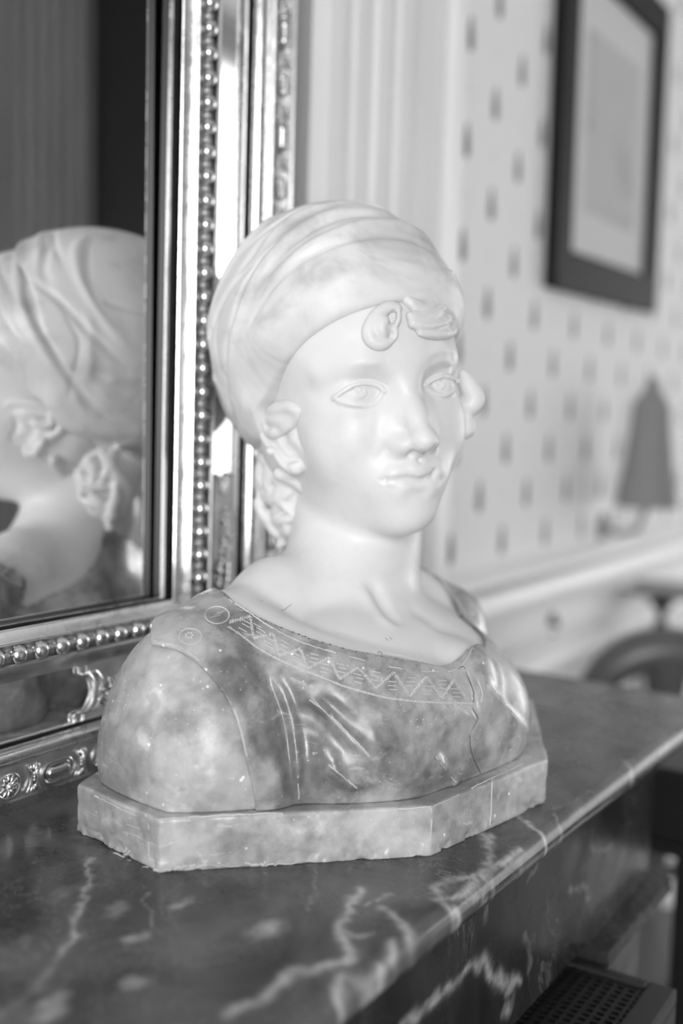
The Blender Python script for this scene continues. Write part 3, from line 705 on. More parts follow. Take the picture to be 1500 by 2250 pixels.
# ------------------------------------------------------------------ mesh builders
class MB:
    def __init__(s): s.v = []; s.f = []
    def add(s, v, f):
        k = len(s.v); s.v += [tuple(p) for p in v]; s.f += [tuple(i+k for i in q) for q in f]; return s
    def box(s, lo, hi):
        (a, b, c), (d, e, g) = lo, hi
        return s.add([(a, b, c), (d, b, c), (d, e, c), (a, e, c), (a, b, g), (d, b, g), (d, e, g), (a, e, g)],
                     [(0, 3, 2, 1), (4, 5, 6, 7), (0, 1, 5, 4), (1, 2, 6, 5), (2, 3, 7, 6), (3, 0, 4, 7)])
    def tube(s, pts, r, n=8, cap=True):
        pts = [np.array(p, float) for p in pts]; m = len(pts); rr = r if hasattr(r, '__len__') else [r]*m
        V = []; up = None
        for i in range(m):
            t = pts[min(i+1, m-1)]-pts[max(i-1, 0)]; t = t/(np.linalg.norm(t)+1e-12)
            if up is None: up = np.array([0, 0, 1.]) if abs(t[2]) < .9 else np.array([1., 0, 0])
            a = np.cross(t, up); a /= np.linalg.norm(a)+1e-12; b = np.cross(a, t); up = b
            for k in range(n):
                q = 2*math.pi*k/n; V.append(pts[i]+rr[i]*(a*math.cos(q)+b*math.sin(q)))
        Fc = [(i*n+k, i*n+(k+1) % n, (i+1)*n+(k+1) % n, (i+1)*n+k) for i in range(m-1) for k in range(n)]
        if cap: Fc += [tuple(range(n))[::-1], tuple((m-1)*n+k for k in range(n))]
        return s.add(V, [q[::-1] for q in Fc])
    def lathe(s, prof, c=(0, 0, 0), n=24, sx=1, sy=1):
        """profile [(r, z)] turned about z"""
        V = [(c[0]+r*sx*math.cos(2*math.pi*k/n), c[1]+r*sy*math.sin(2*math.pi*k/n), c[2]+z) for r, z in prof for k in range(n)]
        m = len(prof); Fc = [(i*n+k, i*n+(k+1) % n, (i+1)*n+(k+1) % n, (i+1)*n+k) for i in range(m-1) for k in range(n)]
        return s.add(V, Fc)
    def ball(s, c, r, n=12, m=8, ax=None):
        V = []; ax = np.eye(3) if ax is None else np.array(ax); r = np.array(r)*np.ones(3)
        for i in range(m+1):
            th = math.pi*i/m
            for k in range(n):
                ph = 2*math.pi*k/n; V.append(np.array(c)+(np.array([math.sin(th)*math.cos(ph), math.sin(th)*math.sin(ph), math.cos(th)])*r) @ ax)
        return s.add(V, [((i+1)*n+k, (i+1)*n+(k+1) % n, i*n+(k+1) % n, i*n+k) for i in range(m) for k in range(n)])
    def prism(s, poly, h0, h1, fr=lambda a, b, h: (a, b, h)):
        """polygon (a,b) extruded from h0 to h1; fr maps to space"""
        n = len(poly); V = [fr(a, b, h0) for a, b in poly]+[fr(a, b, h1) for a, b in poly]
        return s.add(V, [tuple(range(n))[::-1], tuple(range(n, 2*n))]+[(i, (i+1) % n, n+(i+1) % n, n+i) for i in range(n)])
    def mesh(s, name, smooth=True, angle=40, weld=True, bevel=0):
        me = bpy.data.meshes.new(name); me.from_pydata(s.v, [], s.f); bm = bmesh.new(); bm.from_mesh(me)
        if weld: bmesh.ops.remove_doubles(bm, verts=bm.verts, dist=1e-6)
        bmesh.ops.dissolve_degenerate(bm, edges=bm.edges, dist=1e-7)
        bmesh.ops.recalc_face_normals(bm, faces=bm.faces)
        if bevel:
            es = [e for e in bm.edges if len(e.link_faces) == 2 and e.calc_face_angle(0) > .6]
            bmesh.ops.bevel(bm, geom=es, offset=bevel, segments=2, profile=.6, affect='EDGES', clamp_overlap=True)
        for f in bm.faces: f.smooth = smooth
        if smooth:
            for e in bm.edges:
                if len(e.link_faces) == 2 and e.calc_face_angle(0) > math.radians(angle): e.smooth = False
        bm.to_mesh(me); bm.free(); return me
    def obj(s, name, m, parent=None, **kw): return link(name, s.mesh(name, **kw), m, parent)

# ------------------------------------------------------------------ room shell
YB, YW = .64, .70          # face of the chimney breast, face of the papered wall
X0, X1, Y0, HC = -2.2, 6.6, -2.6, 3.7
def struct(o): o['kind'] = 'structure'; return o
def sbox(name, lo, hi, m, bevel=0): return struct(MB().box(lo, hi).obj(name, m, smooth=False, bevel=bevel))
fl = empty('floor'); struct(fl)
pl_meshes = []
for k in range(3):
    L_ = (2.2, 1.8, 2.6)[k]; pl_meshes.append(MB().box((0, 0, -.02), (L_, .138, 0)).mesh('board', smooth=False, bevel=.002))
    pl_meshes[-1].materials.append(M['board'])
sbox('floor_base', (X0, Y0, -.06), (X1, YW, -.021), M['board']); bpy.data.objects['floor_base'].parent = fl
r_ = random.Random(4); y = Y0
while y < YW-.13:
    x = X0-r_.random()
    while x < X1-1.0:
        k = r_.randrange(3); L_ = (2.2, 1.8, 2.6)[k]
        o = bpy.data.objects.new('board', pl_meshes[k]); S.collection.objects.link(o); o.location = (x, y, 0); o.parent = fl; x += L_+.002
    y += .14
sbox('ceiling', (X0, Y0, HC), (X1, YW+.1, HC+.1), M['ceil'])
sbox('wall_left', (X0-.1, Y0, 0), (X0, YW, HC), M['wallgrey'])
sbox('wall_right', (X1, Y0, 0), (X1+.1, YW, HC), M['dado'])
# wall behind the camera with its two windows
struct(MB().box((X0, Y0-.1, 0), (4.45, Y0, HC)).box((6.35, Y0-.1, 0), (X1, Y0, HC)).box((4.45, Y0-.1, 0), (6.35, Y0, .25)).box((4.45, Y0-.1, 3.45), (6.35, Y0, HC)).obj('wall_front', M['wallgrey'], smooth=False))
struct(MB().box((X0, YB, 0), (1.2243, YW+.3, HC)).obj('wall_chimney', M['wallgrey'], smooth=False))
struct(MB().box((1.2243, YW, 0), (X1, YW+.3, HC)).obj('wall_back', M['paper'], smooth=False))
# windows: emission only where daylight comes in
sky = bpy.data.materials.new('daylight_pane'); sky.use_nodes = True
for n_ in list(sky.node_tree.nodes):
    if n_.type != 'OUTPUT_MATERIAL': sky.node_tree.nodes.remove(n_)
e_ = sky.node_tree.nodes.new('ShaderNodeEmission'); e_.inputs['Strength'].default_value = SKYW
sky.node_tree.links.new(e_.outputs[0], sky.node_tree.nodes['Material Output'].inputs[0])
def window(name, a, b, z0, z1, axis, plane, inward):
    """window in a wall: frame, glazing bars and panes"""
    w_ = empty(name); struct(w_)
    def P(u, d, z): return (u, plane+inward*d, z) if axis == 'y' else (plane+inward*d, u, z)
    def bx(u0, u1, d0, d1, q0, q1, nm, mt, **k):
        p, q = P(u0, d0, q0), P(u1, d1, q1)
        return MB().box(tuple(map(min, p, q)), tuple(map(max, p, q))).obj(nm, mt, w_, smooth=False, **k)
    bx(a, a+.06, .0, .05, z0, z1, 'window_frame', M['dado']); bx(b-.06, b, .0, .05, z0, z1, 'window_frame', M['dado'])
    bx(a+.06, b-.06, .0, .05, z0, z0+.06, 'window_frame', M['dado']); bx(a+.06, b-.06, .0, .05, z1-.06, z1, 'window_frame', M['dado'])
    nu, nz_ = 2, 3
    for i in range(1, nu): u = a+(b-a)*i/nu; bx(u-.02, u+.02, .012, .045, z0+.06, z1-.06, 'glazing_bar', M['dado'])
    for i in range(1, nz_): z = z0+(z1-z0)*i/nz_; bx(a+.06, b-.06, .015, .04, z-.012, z+.012, 'glazing_bar', M['dado'])
    for i in range(nu):
        for j in range(nz_):
            bx(a+.06+(b-a-.12)*i/nu, a+.06+(b-a-.12)*(i+1)/nu, .004, .010, z0+.06+(z1-z0-.12)*j/nz_, z0+.06+(z1-z0-.12)*(j+1)/nz_, 'pane', sky)
window('window_1', 4.45, 6.35, .25, 3.45, 'y', Y0, 1)
window('window_2', -1.9, -.3, .60, 2.55, 'x', X0, 1)
window('window_3', -1.9, -.1, .5, 2.9, 'x', X1, -1)
# curtain hanging in front of the wall opposite the mirror, and a dark panel beside the window
def curtain(x0, x1, z0, z1, y, name, label):
    V = []; n = 150
    for i in range(n+1):
        x = x0+(x1-x0)*i/n; d = .03*math.sin(i*.9)+.012*math.sin(i*2.3+1)
        V += [(x, y+d, z0), (x, y+d, z1), (x, y+d-.004, z1), (x, y+d-.004, z0)]
    Fc = [(4*i+a, 4*i+(a+1) % 4, 4*i+4+(a+1) % 4, 4*i+4+a) for i in range(n) for a in range(4)]+[(0, 1, 2, 3), (4*n+3, 4*n+2, 4*n+1, 4*n)]
    r = empty(name, ((x0+x1)/2, y, z0)); o = MB().add(V, Fc).obj('panel', M['curtain']); keep(o, r)
    rod = MB().tube([(x0-.1, y, z1+.02), (x1+.1, y, z1+.02)], .012, 10).obj('rail', M['iron']); keep(rod, r)
    tag(r, label, 'curtain'); return r
curtain(2.0, 3.66, .02, 3.58, Y0+.12, 'curtain', 'plain grey hanging seen only in the large mirror behind the reflected bust')
cb = empty('wall_panel', (4.02, Y0+.02, 1.5)); tag(cb, 'tall black wall panel seen in the mirror beside the inner gilt strip', 'panel')
keep(MB().box((3.70, Y0, 1.5), (4.34, Y0+.10, 3.5)).obj('body', M['frame'], smooth=False, bevel=.004), cb)
keep(MB().box((3.72, Y0+.10, 1.54), (4.32, Y0+.12, 3.46)).obj('field', M['frame'], smooth=False, bevel=.004), cb)

# ------------------------------------------------------------------ trims on the walls
def vprofile(pts, z0, z1, y, name, m):
    """vertical moulding: pts (x, proud) from left to right, front faces towards the room"""
    poly = [(x, y-d) for x, d in pts]+[(pts[-1][0], y), (pts[0][0], y)]
    return struct(MB().prism(poly, z0, z1).obj(name, m, angle=25))
def hprofile(pts, x0, x1, y, name, m):
    poly = [(z, y-d) for z, d in pts]+[(pts[-1][0], y), (pts[0][0], y)]
    return struct(MB().prism(poly, x0, x1, lambda a, b, h: (h, b, a)).obj(name, m, angle=25))
cas = [(.905, .004), (.909, .020), (.925, .024), (.945, .020), (.950, .006), (.955, .010), (.958, .020), (.975, .022), (.992, .017), (.997, .006), (1.004, .018),
       (1.022, .022), (1.040, .016), (1.046, .007), (1.054, .016), (1.075, .019), (1.097, .012), (1.102, .004), (1.140, .004), (1.150, .005), (1.160, .010), (1.168, .010), (1.172, .004), (1.182, .002)]
vprofile(cas, 1.10, HC, YB, 'trim_1', M['trim'])
vprofile([(1.186, .008), (1.190, .012), (1.220, .012), (1.224, .008)], 1.10, HC, YB, 'trim_2', M['dado'])
vprofile([(-.9, .004), (-.885, .02), (-.86, .022), (-.84, .012), (-.83, .004)], 1.10, HC, YB, 'trim_3', M['trim'])
# dado rail, wainscot and skirting on the papered wall
hprofile([(1.128, .006), (1.135, .018), (1.147, .034), (1.153, .038), (1.162, .038), (1.168, .030), (1.172, .014), (1.178, .006)], 1.2243, X1, YW, 'trim_4', M['dado'])
hprofile([(1.085, .006), (1.090, .022), (1.098, .024), (1.106, .012), (1.124, .008)], 1.2243, X1, YW, 'trim_5', M['dado'])
struct(MB().box((1.2243, YW-.006, 0), (X1, YW, 1.13)).obj('wainscot', M['dado'], smooth=False)).name = 'trim_6'
hprofile([(1.030, .006), (1.034, .016), (1.042, .016), (1.050, .006)], 1.30, X1, YW, 'trim_7', M['dado'])
hprofile([(.960, .006), (.966, .020), (.980, .022), (.994, .014), (1.000, .006)], 1.30, X1, YW, 'trim_8', M['dado'])
hprofile([(0, .022), (.16, .022), (.175, .014), (.19, .006)], 1.2243, X1, YW, 'baseboard_back', M['dado'])
for x in (2.25, 3.6, 5.0): vprofile([(x, .006), (x+.006, .016), (x+.030, .018), (x+.036, .006)], .19, .96, YW, 'trim_9', M['dado'])

# ------------------------------------------------------------------ mantelpiece
YF, XE = .2745, 1.172       # front edge of the shelf, its right end
mant = empty('mantelpiece', (.5, .45, 0)); tag(mant, 'dark veined marble chimneypiece under the bust and the gilt mirror', 'fireplace')
def shelf_mesh():
    h = .0022; XL = -.75
    xs = np.r_[np.arange(XL, .30, .02), np.arange(.30, XE, h), XE]; prof = []
    ys = np.arange(YF+.010, .6399, h); ys = np.r_[ys, .6399]
    nose = [(YF+.010-.010*math.cos(a), ZT-.0105+.0105*math.sin(a)) for a in np.linspace(-.5*math.pi, .5*math.pi, 15)][:-1]
    P_ = [(.6399, ZT-.021)]+nose+[(y, ZT) for y in ys]
    P_ = np.array(P_); nx, npf = len(xs), len(P_)
    bow = np.interp(xs, [0.78, 1.0, 1.172], [0, -.004, -.009])        # the edge swells slightly at the end
    V = np.zeros((nx, npf, 3)); V[:, :, 0] = xs[:, None]; V[:, :, 1] = P_[None, :, 0]+bow[:, None]*np.clip((.35-P_[None, :, 0])/.07, 0, 1); V[:, :, 2] = P_[None, :, 1]
    I = np.arange(nx*npf).reshape(nx, npf); q = np.stack([I[:-1, :-1], I[1:, :-1], I[1:, 1:], I[:-1, 1:]], -1).reshape(-1, 4)
    me = bpy.data.meshes.new('shelf'); set_mesh(me, V.reshape(-1, 3), q)
    return me, V.reshape(-1, 3)
def vein_attr(me, V, lines, blobs, ax, scale=1.0):
    """pale veins of the stone, stored on the surface; ax: the two axes that span it"""
    A = V[:, ax].astype(np.float32); W = A.copy()
    W[:, 0] += .0035*vnoise((A[:, 0], A[:, 1], A[:, 0]*0), 70)+.0018*vnoise((A[:, 0], A[:, 1], A[:, 0]*0+5), 190)
    W[:, 1] += .0035*vnoise((A[:, 0], A[:, 1], A[:, 0]*0+9), 70)+.0018*vnoise((A[:, 0], A[:, 1], A[:, 0]*0+15), 190)
    out = np.zeros(len(A), np.float32)
    for pts, wd, st in lines:
        pts = cr(pts, 4)
        for i in range(len(pts)-1):
            a, b = pts[i][list(ax)], pts[i+1][list(ax)]; ab = b-a
            t = np.clip(((W-a) @ ab)/(ab@ab+1e-12), 0, 1); d = np.hypot(*(W-a-t[:, None]*ab).T)
            w_ = wd*(.55+.9*abs(math.sin(i*1.7+wd*900))); out = np.maximum(out, st*np.exp(-(d/w_)**2))
    for c, r, st in blobs:
        d = np.hypot((W[:, 0]-c[ax[0]])/r[0], (W[:, 1]-c[ax[1]])/r[1]); out = np.maximum(out, st*np.clip(1.3-d, 0, 1))
    at = me.attributes.new('vein', 'FLOAT', 'POINT'); at.data.foreach_set('value', out)
top = lambda pts: [on(x, y, 2, ZT) for x, y in pts]
me, V_ = shelf_mesh()
vein_attr(me, V_, [
    (top([(205, 1880), (195, 1940), (172, 2000), (150, 2060), (138, 2095)]), .0016, .8), (top([(140, 2095), (90, 2150), (20, 2215), (-40, 2250)]), .0022, .35),
    (top([(785, 1955), (757, 2005), (745, 2040), (768, 2090), (738, 2112), (690, 2128), (640, 2140), (595, 2182), (555, 2212), (500, 2225)]), .0026, 1.0),
    (top([(838, 1998), (882, 2030), (905, 2062)]), .0024, .9), (top([(742, 2046), (790, 2058), (820, 2050)]), .0018, .7),
    (top([(862, 2068), (852, 2105), (800, 2140), (752, 2140), (745, 2190)]), .0026, .9), (top([(1058, 1833), (1072, 1868), (1066, 1900), (1070, 1925)]), .0022, .9),
    (top([(1128, 1790), (1162, 1815), (1208, 1842)]), .0015, 1.0), (top([(960, 1975), (1000, 1962), (1040, 1932), (1080, 1905), (1148, 1866)]), .0022, 1.0),
    (top([(962, 1950), (1000, 1932), (1045, 1925)]), .0018, .9), (top([(962, 1952), (975, 1988), (1010, 1990)]), .0018, .9), (top([(1215, 1790), (1235, 1815)]), .0009, .6),
    (top([(1372, 1672), (1392, 1696)]), .0012, .8), (top([(700, 1885), (695, 1930), (680, 2000)]), .0007, .35), (top([(330, 1960), (332, 2040)]), .0008, .45),
    (top([(800, 1990), (840, 1970), (860, 1965)]), .0012, .6), (top([(1210, 1780), (1260, 1760), (1300, 1730)]), .0008, .4)],
    [(on(590, 2040, 2, ZT), (.016, .009), .8), (on(395, 1984, 2, ZT), (.010, .005), .7), (on(295, 2060, 2, ZT), (.008, .005), .8), (on(300, 2160, 2, ZT), (.010, .007), .7),
     (on(120, 2200, 2, ZT), (.012, .006), .9), (on(105, 2235, 2, ZT), (.012, .007), .8), (on(555, 2045, 2, ZT), (.010, .005), .5), (on(145, 1960, 2, ZT), (.012, .006), .45),
     (on(250, 2000, 2, ZT), (.012, .005), .4), (on(1075, 1840, 2, ZT), (.006, .004), .9), (on(1110, 1545, 2, ZT), (.02, .01), .25), (on(1060, 1950, 2, ZT), (.006, .003), .7)], (0, 1))
sh = link('shelf', me, M['shelf']); keep(sh, mant)
o = MB().box((XE, YF+.006, ZT-.020), (XE+.006, .6399, ZT-.0005)).obj('shelf_end', M['marble'], smooth=False, bevel=.002); keep(o, mant)
# frieze
XR, ZF = 1.016, .957
xs = np.r_[np.arange(-.6, .45, .02), np.arange(.45, XR, .0025), XR]; zs = np.r_[np.arange(ZF, ZT-.021, .0025), ZT-.0212]
V_ = np.zeros((len(xs), len(zs), 3)); V_[:, :, 0] = xs[:, None]; V_[:, :, 1] = .290; V_[:, :, 2] = zs[None]
I = np.arange(len(xs)*len(zs)).reshape(len(xs), len(zs)); q = np.stack([I[:-1, :-1], I[1:, :-1], I[1:, 1:], I[:-1, 1:]], -1).reshape(-1, 4)
me = bpy.data.meshes.new('frieze'); set_mesh(me, V_.reshape(-1, 3), q); fr = lambda pts: [on(x, y, 1, .29) for x, y in pts]
vein_attr(me, V_.reshape(-1, 3), [(fr([(880, 2260), (930, 2225), (985, 2180), (1012, 2150), (1030, 2120), (1050, 2108), (1065, 2130), (1095, 2150), (1108, 2165), (1140, 2162)]), .0030, .8),
    (fr([(1050, 2108), (1075, 2140), (1100, 2165)]), .0040, .8), (fr([(905, 2235), (960, 2180)]), .0016, .5), (fr([(1150, 2060), (1165, 2100), (1160, 2130)]), .0022, .3),
    (fr([(1180, 1895), (1160, 1935)]), .0014, .3), (fr([(1250, 1955), (1275, 1960), (1292, 1945)]), .0016, .35), (fr([(1300, 1860), (1325, 1868), (1345, 1860)]), .0016, .3)],
    [(on(1117, 2210, 1, .29), (.010, .008), .8), (on(1294, 1965, 1, .29), (.006, .005), .4), (on(1068, 1990, 1, .29), (.004, .012), .3)], (0, 2))
keep(link('frieze', me, M['frieze']), mant)
def mbox(nm, lo, hi, mt=None, bv=.002): return keep(MB().box(lo, hi).obj(nm, mt or M['marble'], smooth=False, bevel=bv), mant)
mbox('frieze_back', (-.6, .2905, ZF), (XR, .6399, ZT-.0212), bv=0)
mbox('jamb', (.846, .294, 0), (XR-.004, .6399, ZF-.020)); mbox('jamb', (-.6, .294, 0), (-.25, .6399, ZF-.020))
for (x0, x1) in ((.846, XR+.013), (-.62, -.25)):
    keep(MB().prism([(.6399, ZF), (.286, ZF), (.272, ZF-.004), (.270, ZF-.014), (.284, ZF-.022), (.6399, ZF-.022)], x0, x1, lambda a, b, h: (h, a, b)).obj('capital', M['marble'], angle=30), mant)
mbox('back_panel', (-.25, .60, 0), (.846, .6399, ZF), M['iron'], 0)
mbox('plinth_block', (.83, .284, 0), (XR+.012, .6399, .12)); mbox('plinth_block', (-.62, .284, 0), (-.23, .6399, .12))

# black iron stove front standing in the fireplace, its top pierced with square holes
st = empty('stove', (.30, .30, 0)); tag(st, 'black iron stove with a pierced grille top standing inside the fireplace opening', 'stove')
zt = .945; sx0, sx1, sy0, sy1 = -.22, .841, .212, .40
def stb(nm, lo, hi, mt, bv=.002): return keep(MB().box(lo, hi).obj(nm, mt, smooth=False, bevel=bv), st)
stb('front_panel', (sx0, sy0, .06), (sx1, sy0+.012, zt-.012), M['ironlight']); stb('side_panel', (sx1-.012, sy0+.012, .06), (sx1, sy1, zt-.012), M['ironlight']); stb('side_panel', (sx0, sy0+.012, .06), (sx0+.012, sy1, zt-.012), M['ironlight'])
stb('top_frame', (sx0, sy0, zt-.012), (sx1, sy0+.022, zt), M['ironlight']); stb('top_frame', (sx1-.012, sy0+.022, zt-.012), (sx1, sy1, zt), M['ironlight'])
stb('top_frame', (sx0, sy0+.022, zt-.012), (sx0+.012, sy1, zt), M['ironlight']); stb('back_panel', (sx0+.012, sy1-.01, .06), (sx1-.012, sy1, zt-.001), M['iron'])
stb('inner_tray', (sx0+.012, sy0+.012, .80), (sx1-.012, sy1-.01, .81), M['black'], 0)
g_ = MB(); y = sy0+.024; rr_ = []
while y < sy1-.012: rr_.append(y); y += .0090
gx0, gx1 = sx0+.012, sx1-.012
for y in rr_: g_.box((gx0, y, zt-.0050), (gx1, y+.0034, zt-.0020))
x = gx0
while x < gx1: g_.box((x, sy0+.022, zt-.0052), (x+.0030, sy1-.012, zt-.0022)); x += .0078
o = keep(g_.obj('grille', M['iron'], smooth=False), st); o['kind'] = 'stuff'
for k in range(2): stb('front_slot', (sx0+.05, sy0-.003, .78-.03*k), (sx1-.06, sy0, .795-.03*k), M['black'], .001)

# ------------------------------------------------------------------ gilt overmantel mirror
mir = empty('gilt_mirror', (.0, .61, ZT)); tag(mir, 'tall gilt overmantel mirror with bead moulding standing behind the marble bust', 'mirror')
def Xa(xapp, y): return xapp*y/.6
def Za(zapp, y): return 1.39-(1.39-zapp)*y/.6
XL, ZU = -.25, 2.70
def loops(prof, name, m, angle=35):
    """mitred sweep round the mirror: prof = (apparent x, apparent z, depth y) read from the right and the bottom member"""
    R_ = []
    for xa, za, y in prof:
        xr, zb = Xa(xa, y), Za(za, y); xl = XL-(xr-Xa(.6526, .612)); zu = ZU+(Za(1.2396, .612)-zb)
        R_.append([(xl, y, zb), (xr, y, zb), (xr, y, zu), (xl, y, zu)])
    V = [p for r in R_ for p in r]; n = len(R_)
    return keep(MB().add(V, [(i*4+k, i*4+(k+1) % 4, (i+1)*4+(k+1) % 4, (i+1)*4+k) for i in range(n-1) for k in range(4)]).obj(name, m, angle=angle), mir)
xg, zg = Xa(.6526, .612), Za(1.2396, .612)
def gly(x): return GY+(x-GX)*math.tan(GPHI)
gz0, gz1 = zg-.006, ZU+.006
keep(MB().add([(x_, gly(x_)+(z_-1.24)*GLEAN+d_, z_) for d_ in (0, .004) for x_, z_ in ((XL-.005, gz0), (xg+.004, gz0), (xg+.004, gz1), (XL-.005, gz1))],
     [(0, 1, 2, 3), (7, 6, 5, 4), (0, 4, 5, 1), (1, 5, 6, 2), (2, 6, 7, 3), (3, 7, 4, 0)]).obj('mirror_glass', M['mirror'], smooth=False), mir)
loops([((xg+.008)*.6/.6192, 1.39-(1.39-zg+.008)*.6/.6192, .6192), (xg*.6/.6192, 1.39-(1.39-zg)*.6/.6192, .6192), (.6526, 1.2396, .612)], 'rebate', M['iron'])
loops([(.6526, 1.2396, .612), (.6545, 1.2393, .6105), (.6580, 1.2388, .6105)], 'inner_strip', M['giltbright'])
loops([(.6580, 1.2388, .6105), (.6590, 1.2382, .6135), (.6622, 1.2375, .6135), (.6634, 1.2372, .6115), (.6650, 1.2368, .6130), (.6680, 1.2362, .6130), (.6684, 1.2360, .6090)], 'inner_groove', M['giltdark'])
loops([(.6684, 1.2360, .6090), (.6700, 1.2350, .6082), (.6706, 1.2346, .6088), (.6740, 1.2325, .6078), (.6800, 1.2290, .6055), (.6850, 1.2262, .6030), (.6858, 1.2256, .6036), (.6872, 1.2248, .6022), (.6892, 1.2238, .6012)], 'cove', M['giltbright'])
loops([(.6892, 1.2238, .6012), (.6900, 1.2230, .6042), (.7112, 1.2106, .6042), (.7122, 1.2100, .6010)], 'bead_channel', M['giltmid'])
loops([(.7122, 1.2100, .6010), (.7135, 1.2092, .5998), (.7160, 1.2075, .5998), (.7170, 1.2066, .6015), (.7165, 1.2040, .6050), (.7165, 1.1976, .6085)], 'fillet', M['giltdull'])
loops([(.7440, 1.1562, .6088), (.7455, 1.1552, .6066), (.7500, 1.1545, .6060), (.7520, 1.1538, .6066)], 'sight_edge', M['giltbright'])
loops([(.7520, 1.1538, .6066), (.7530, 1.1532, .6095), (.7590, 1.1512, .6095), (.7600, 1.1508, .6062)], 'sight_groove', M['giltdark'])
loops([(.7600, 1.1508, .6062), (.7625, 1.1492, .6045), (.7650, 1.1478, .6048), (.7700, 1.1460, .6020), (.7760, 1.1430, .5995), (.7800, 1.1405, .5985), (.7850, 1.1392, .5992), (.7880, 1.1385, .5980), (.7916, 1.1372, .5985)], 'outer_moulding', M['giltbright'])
loops([(.7916, 1.1372, .5985), (.7922, 1.1360, .6015), (.7990, 1.1310, .6000), (.8060, 1.1240, .5996), (.8120, 1.1170, .6004), (.8180, 1.1108, .6025)], 'ornament_band', M['giltdull'])
loops([(.8180, 1.1108, .6025), (.8190, 1.1095, .6010), (.8222, 1.1050, .6015), (.8230, 1.1008, .6028), (.8230*.6028/.6385, 1.39-(1.39-1.1008)*.6028/.6385, .6385)], 'outer_edge', M['gilt'])
keep(MB().box((XL-.16, .6365, ZT+.002), (xg+.155, .6395, ZU+.12)).obj('back_board', M['darkwood'], smooth=False), mir)
# beads and the small spacers between them
bead = MB().ball((0, 0, 0), (.0070, .0068, .0070), 16, 10).mesh('bead'); bead.materials.append(M['giltbead'])
spc = MB().ball((0, 0, 0), (.0032, .0030, .0032), 10, 6).ball((.0042, 0, 0), (.0014, .0024, .0034), 8, 5).ball((-.0042, 0, 0), (.0014, .0024, .0034), 8, 5).mesh('bead_spacer'); spc.materials.append(M['giltdull'])
spv = MB().ball((0, 0, 0), (.0032, .0030, .0032), 10, 6).ball((0, 0, .0042), (.0034, .0024, .0014), 8, 5).ball((0, 0, -.0042), (.0034, .0024, .0014), 8, 5).mesh('bead_spacer'); spv.materials.append(M['giltdull'])
yb = .6022; xb = Xa(.7015, yb); zb = Za(1.2168, yb)
def put(nm, me, loc):
    o = bpy.data.objects.new(nm, me); S.collection.objects.link(o); o.location = loc; keep(o, mir); return o
x = .5078-.02*37
while x < xb-.012: put('bead', bead, (x, yb, zb)); put('bead_spacer', spc, (x+.010, yb+.0012, zb)); x += .02
z = 1.2305
while z < 2.66: put('bead', bead, (xb, yb, z)); put('bead_spacer', spv, (xb, yb+.0012, z+.010)); z += .02
# mirrored margins with shaped ends, textured corner panel and foliage spray
def arc(c, r, a0, a1, n=10): return [(c[0]+r*math.cos(math.radians(a)), c[1]+r*math.sin(math.radians(a))) for a in np.linspace(a0, a1, n)]
ym = .6088
mz0, mz1 = Za(1.1560, ym), Za(1.1978, ym); mx0, mx1 = Xa(.7165, ym), Xa(.7442, ym)
cz = (mz0+mz1)/2; hh = (mz1-mz0)/2
XE1 = Xa(.562, ym)
endb = [(XE1, mz1), (XE1+.001, mz1-.006), (XE1+.009, mz1-.007)]+arc((XE1-.002, cz), .0185, 55, -55, 9)[0:]+[(XE1+.004, mz0+.006), (XE1-.004, mz0+.005), (XE1-.004, mz0)]
keep(MB().prism([(-.24, mz0)]+endb[::-1]+[(-.24, mz1)], ym+.0002, ym+.003, lambda a, b, h: (a, h, b)).obj('margin_glass', M['mirror'], smooth=False), mir)
ZE1 = Za(1.340, ym); cx = (mx0+mx1)/2
endr = [(mx0, ZE1), (mx0+.006, ZE1-.002), (mx0+.009, ZE1-.010)]+[(cx-.004, ZE1-.016), (cx+.002, ZE1-.017)]+[(mx1-.010, ZE1-.008), (mx1-.008, ZE1-.001), (mx1, ZE1)]
TI = math.tan(math.radians(MTILT))
keep(MB().prism(endr+[(mx1, 2.68), (mx0, 2.68)], ym, ym+.003, lambda a, b, h: (a, h-(a-mx0)*TI+.0002, b)).obj('margin_glass', M['mirror'], smooth=False), mir)
